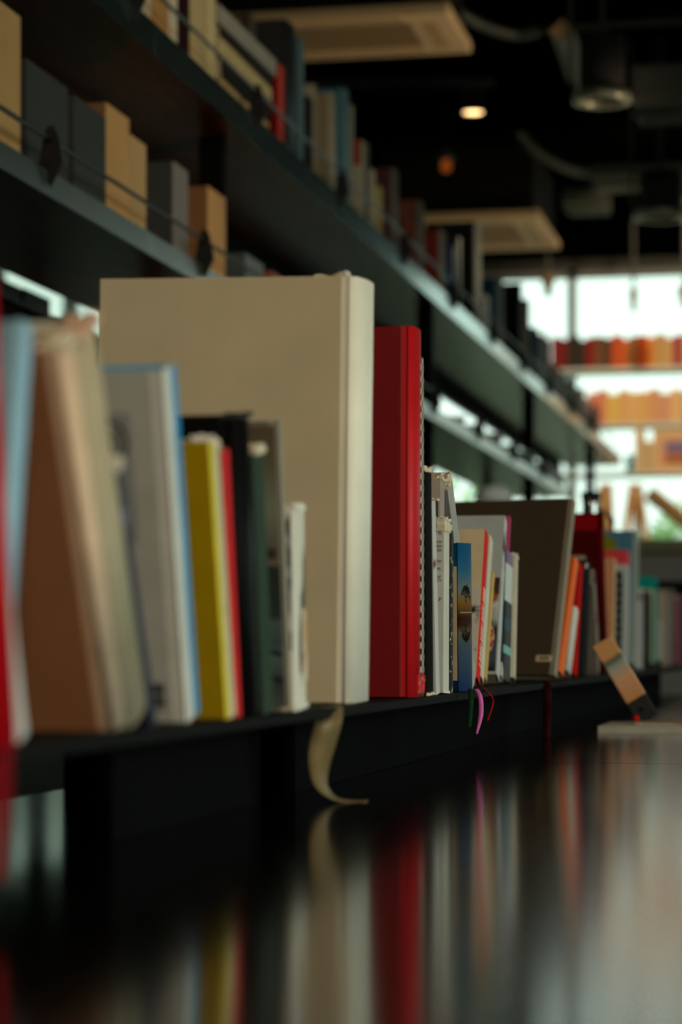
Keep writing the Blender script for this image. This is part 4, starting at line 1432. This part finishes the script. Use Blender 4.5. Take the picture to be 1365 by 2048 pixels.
duct('flexible_duct', 'silver flexible duct curving down from the top edge of the frame', [pd(860, -40, 10), pd(905, 12, 10), pd(960, 48, 10), pd(1030, 70, 10), pd(1075, 62, 10.1)], .022, M_DUCT)
duct('flexible_duct', 'silver flexible duct curving above the far air conditioner', [pd(1030, 250, 13), pd(1070, 300, 13), pd(1130, 335, 13), pd(1200, 352, 13)], .026, M_DUCT)
duct('ceiling_pipe', 'dull grey ceiling pipe running across behind the nearer air conditioner', [pd(560, 168, 11.5), pd(720, 162, 11.5), pd(860, 162, 11.5), pd(990, 165, 11.5)], .022, M_DUCTD)
duct('ceiling_pipe', 'long grey pipe under the ceiling at the top right', [pd(1085, 62, 10.2), pd(1250, 48, 10.2), pd(1420, 40, 10.2)], .016, M_DUCTD)


def can_light(label, px, ytop, ybot, wpx, dd):
    p = PD(px, ybot, dd)
    r_ = wpx / F * dd / 2
    h_ = (ybot - ytop) / F * dd
    t = thing('cylinder_light', label, 'light fitting', tuple(p), (0, 0, 0), 'unlit black cylinder lights')
    link('housing', lathe(bmesh.new(), [(r_ * .80, .03), (r_ * .92, .03), (r_ * .92, h_), (0, h_), (0, h_ - .01), (r_ * .85, h_ - .01), (r_ * .80, .03)], n=28, cap=False), M_MATTE, t, True)
    link('rim', lathe(bmesh.new(), [(r_ * .80, 0.0), (r_ * 1.16, 0.0), (r_ * 1.16, .03), (r_ * .80, .03), (r_ * .80, 0.0)], n=28, cap=False), mat((150, 150, 130), .35, .5), t, True)
    link('stem', tube(bmesh.new(), [(0, 0, h_), (0, 0, CEIL - p.z)], .012, 8), M_BLACK, t)
    br = tube(bmesh.new(), [(-r_ * 1.0, 0, .03), (-r_ * 1.25, 0, .10), (-r_ * 1.25, 0, CEIL - p.z)], .008, 8)
    link('bracket', br, mat((60, 58, 50), .5, .3), t)


can_light('large black cylinder light with a pale rim at top right', 1205, 75, 205, 100, 8.6)
can_light('black cylinder light with a pale rim, lower at the right edge', 1322, 345, 437, 92, 11)
# grey ventilation boxes and wooden batten
def vent_box(label, a, b, dd, dep, m):
    p, q = PD(a[0], a[1], dd), PD(b[0], b[1], dd)
    o = bmesh.new()
    box(o, p.x, q.x, p.y, p.y + dep, q.z, p.z, bev=.01)
    box(o, p.x - .02, q.x + .02, p.y + dep * .45, p.y + dep * .52, q.z - .012, p.z, bev=.004)
    ob = link('ventilation_duct', o, m)
    tag(ob, label, 'duct', 'rectangular ventilation ducts')


vent_box('grey rectangular ventilation duct behind the large cylinder light', (1262, 128), (1500, 200), 9.4, .5, M_DUCTD)
vent_box('dark grey ventilation box between the ducts, above the far air conditioner', (1124, 352), (1210, 405), 14.6, .5, mat((70, 72, 64), .6))
vent_box('grey ventilation duct behind the lower cylinder light', (1180, 330), (1460, 352), 12.6, .5, mat((84, 86, 76), .6))
bt_ = bmesh.new()
p, q = PD(1125, 62, 9.6), PD(1158, 160, 10.6)
tube(bt_, [tuple(p), tuple(q)], .05, 4)
ob = link('ceiling_batten', bt_, mat((170, 140, 100), .6))
tag(ob, 'light wooden batten slanting beside the large cylinder light', 'beam')

# small lit lamps
p = PD(947, 226, 12.0)
dl = thing('downlight', 'small lit round downlight glowing warm white in the dark ceiling', 'lamp', tuple(p))
link('housing', lathe(bmesh.new(), [(.05, 0), (.056, 0), (.056, CEIL - p.z), (.05, CEIL - p.z), (.05, 0)], n=24, cap=False), M_MATTE, dl)
link('diffuser', lathe(bmesh.new(), [(0, .004), (.048, .004), (.048, .012), (0, .012)], n=24), emit((255, 206, 140), 5.0), dl)
p = PD(893, 333, 12.4)
al = thing('amber_lamp', 'dim amber lamp hanging left of the far air conditioner', 'lamp', tuple(p))
link('bulb', lathe(bmesh.new(), [(0, -.03), (.02, -.024), (.028, 0), (.018, .026), (.01, .04)], n=16), emit((200, 96, 24), .35), al, True)
link('cord', tube(bmesh.new(), [(0, 0, .038), (0, 0, CEIL - p.z)], .006, 6), M_BLACK, al)
link('cap', lathe(bmesh.new(), [(.04, .035), (.03, .08), (.01, .09), (0, .09)], n=16), mat((90, 86, 76), .4, .4), al, True)


def pendant(label, px, ytip, dd, r_):
    p = PD(px, ytip, dd)
    t = thing('pendant_lamp', label, 'lamp', tuple(p), (0, 0, 0), 'pendant lamps before the far window')
    link('shade', lathe(bmesh.new(), [(0, -.01), (.02, 0), (r_ * .6, .05), (r_, .10), (r_ * .9, .12), (.02, .15), (0, .15)], n=20), mat((110, 96, 76), .5), t, True)
    link('cord', tube(bmesh.new(), [(0, 0, .14), (0, 0, CEIL - p.z)], .012, 6), mat((70, 72, 66), .6), t)


pendant('pointed pendant lamp hanging near the shelf before the far window', 1097, 592, 14.6, .045)
pendant('smaller pointed pendant lamp hanging farther right before the far window', 1268, 622, 15.6, .030)
pendant('pendant lamp at the right edge of the frame before the window', 1371, 616, 14.8, .05)
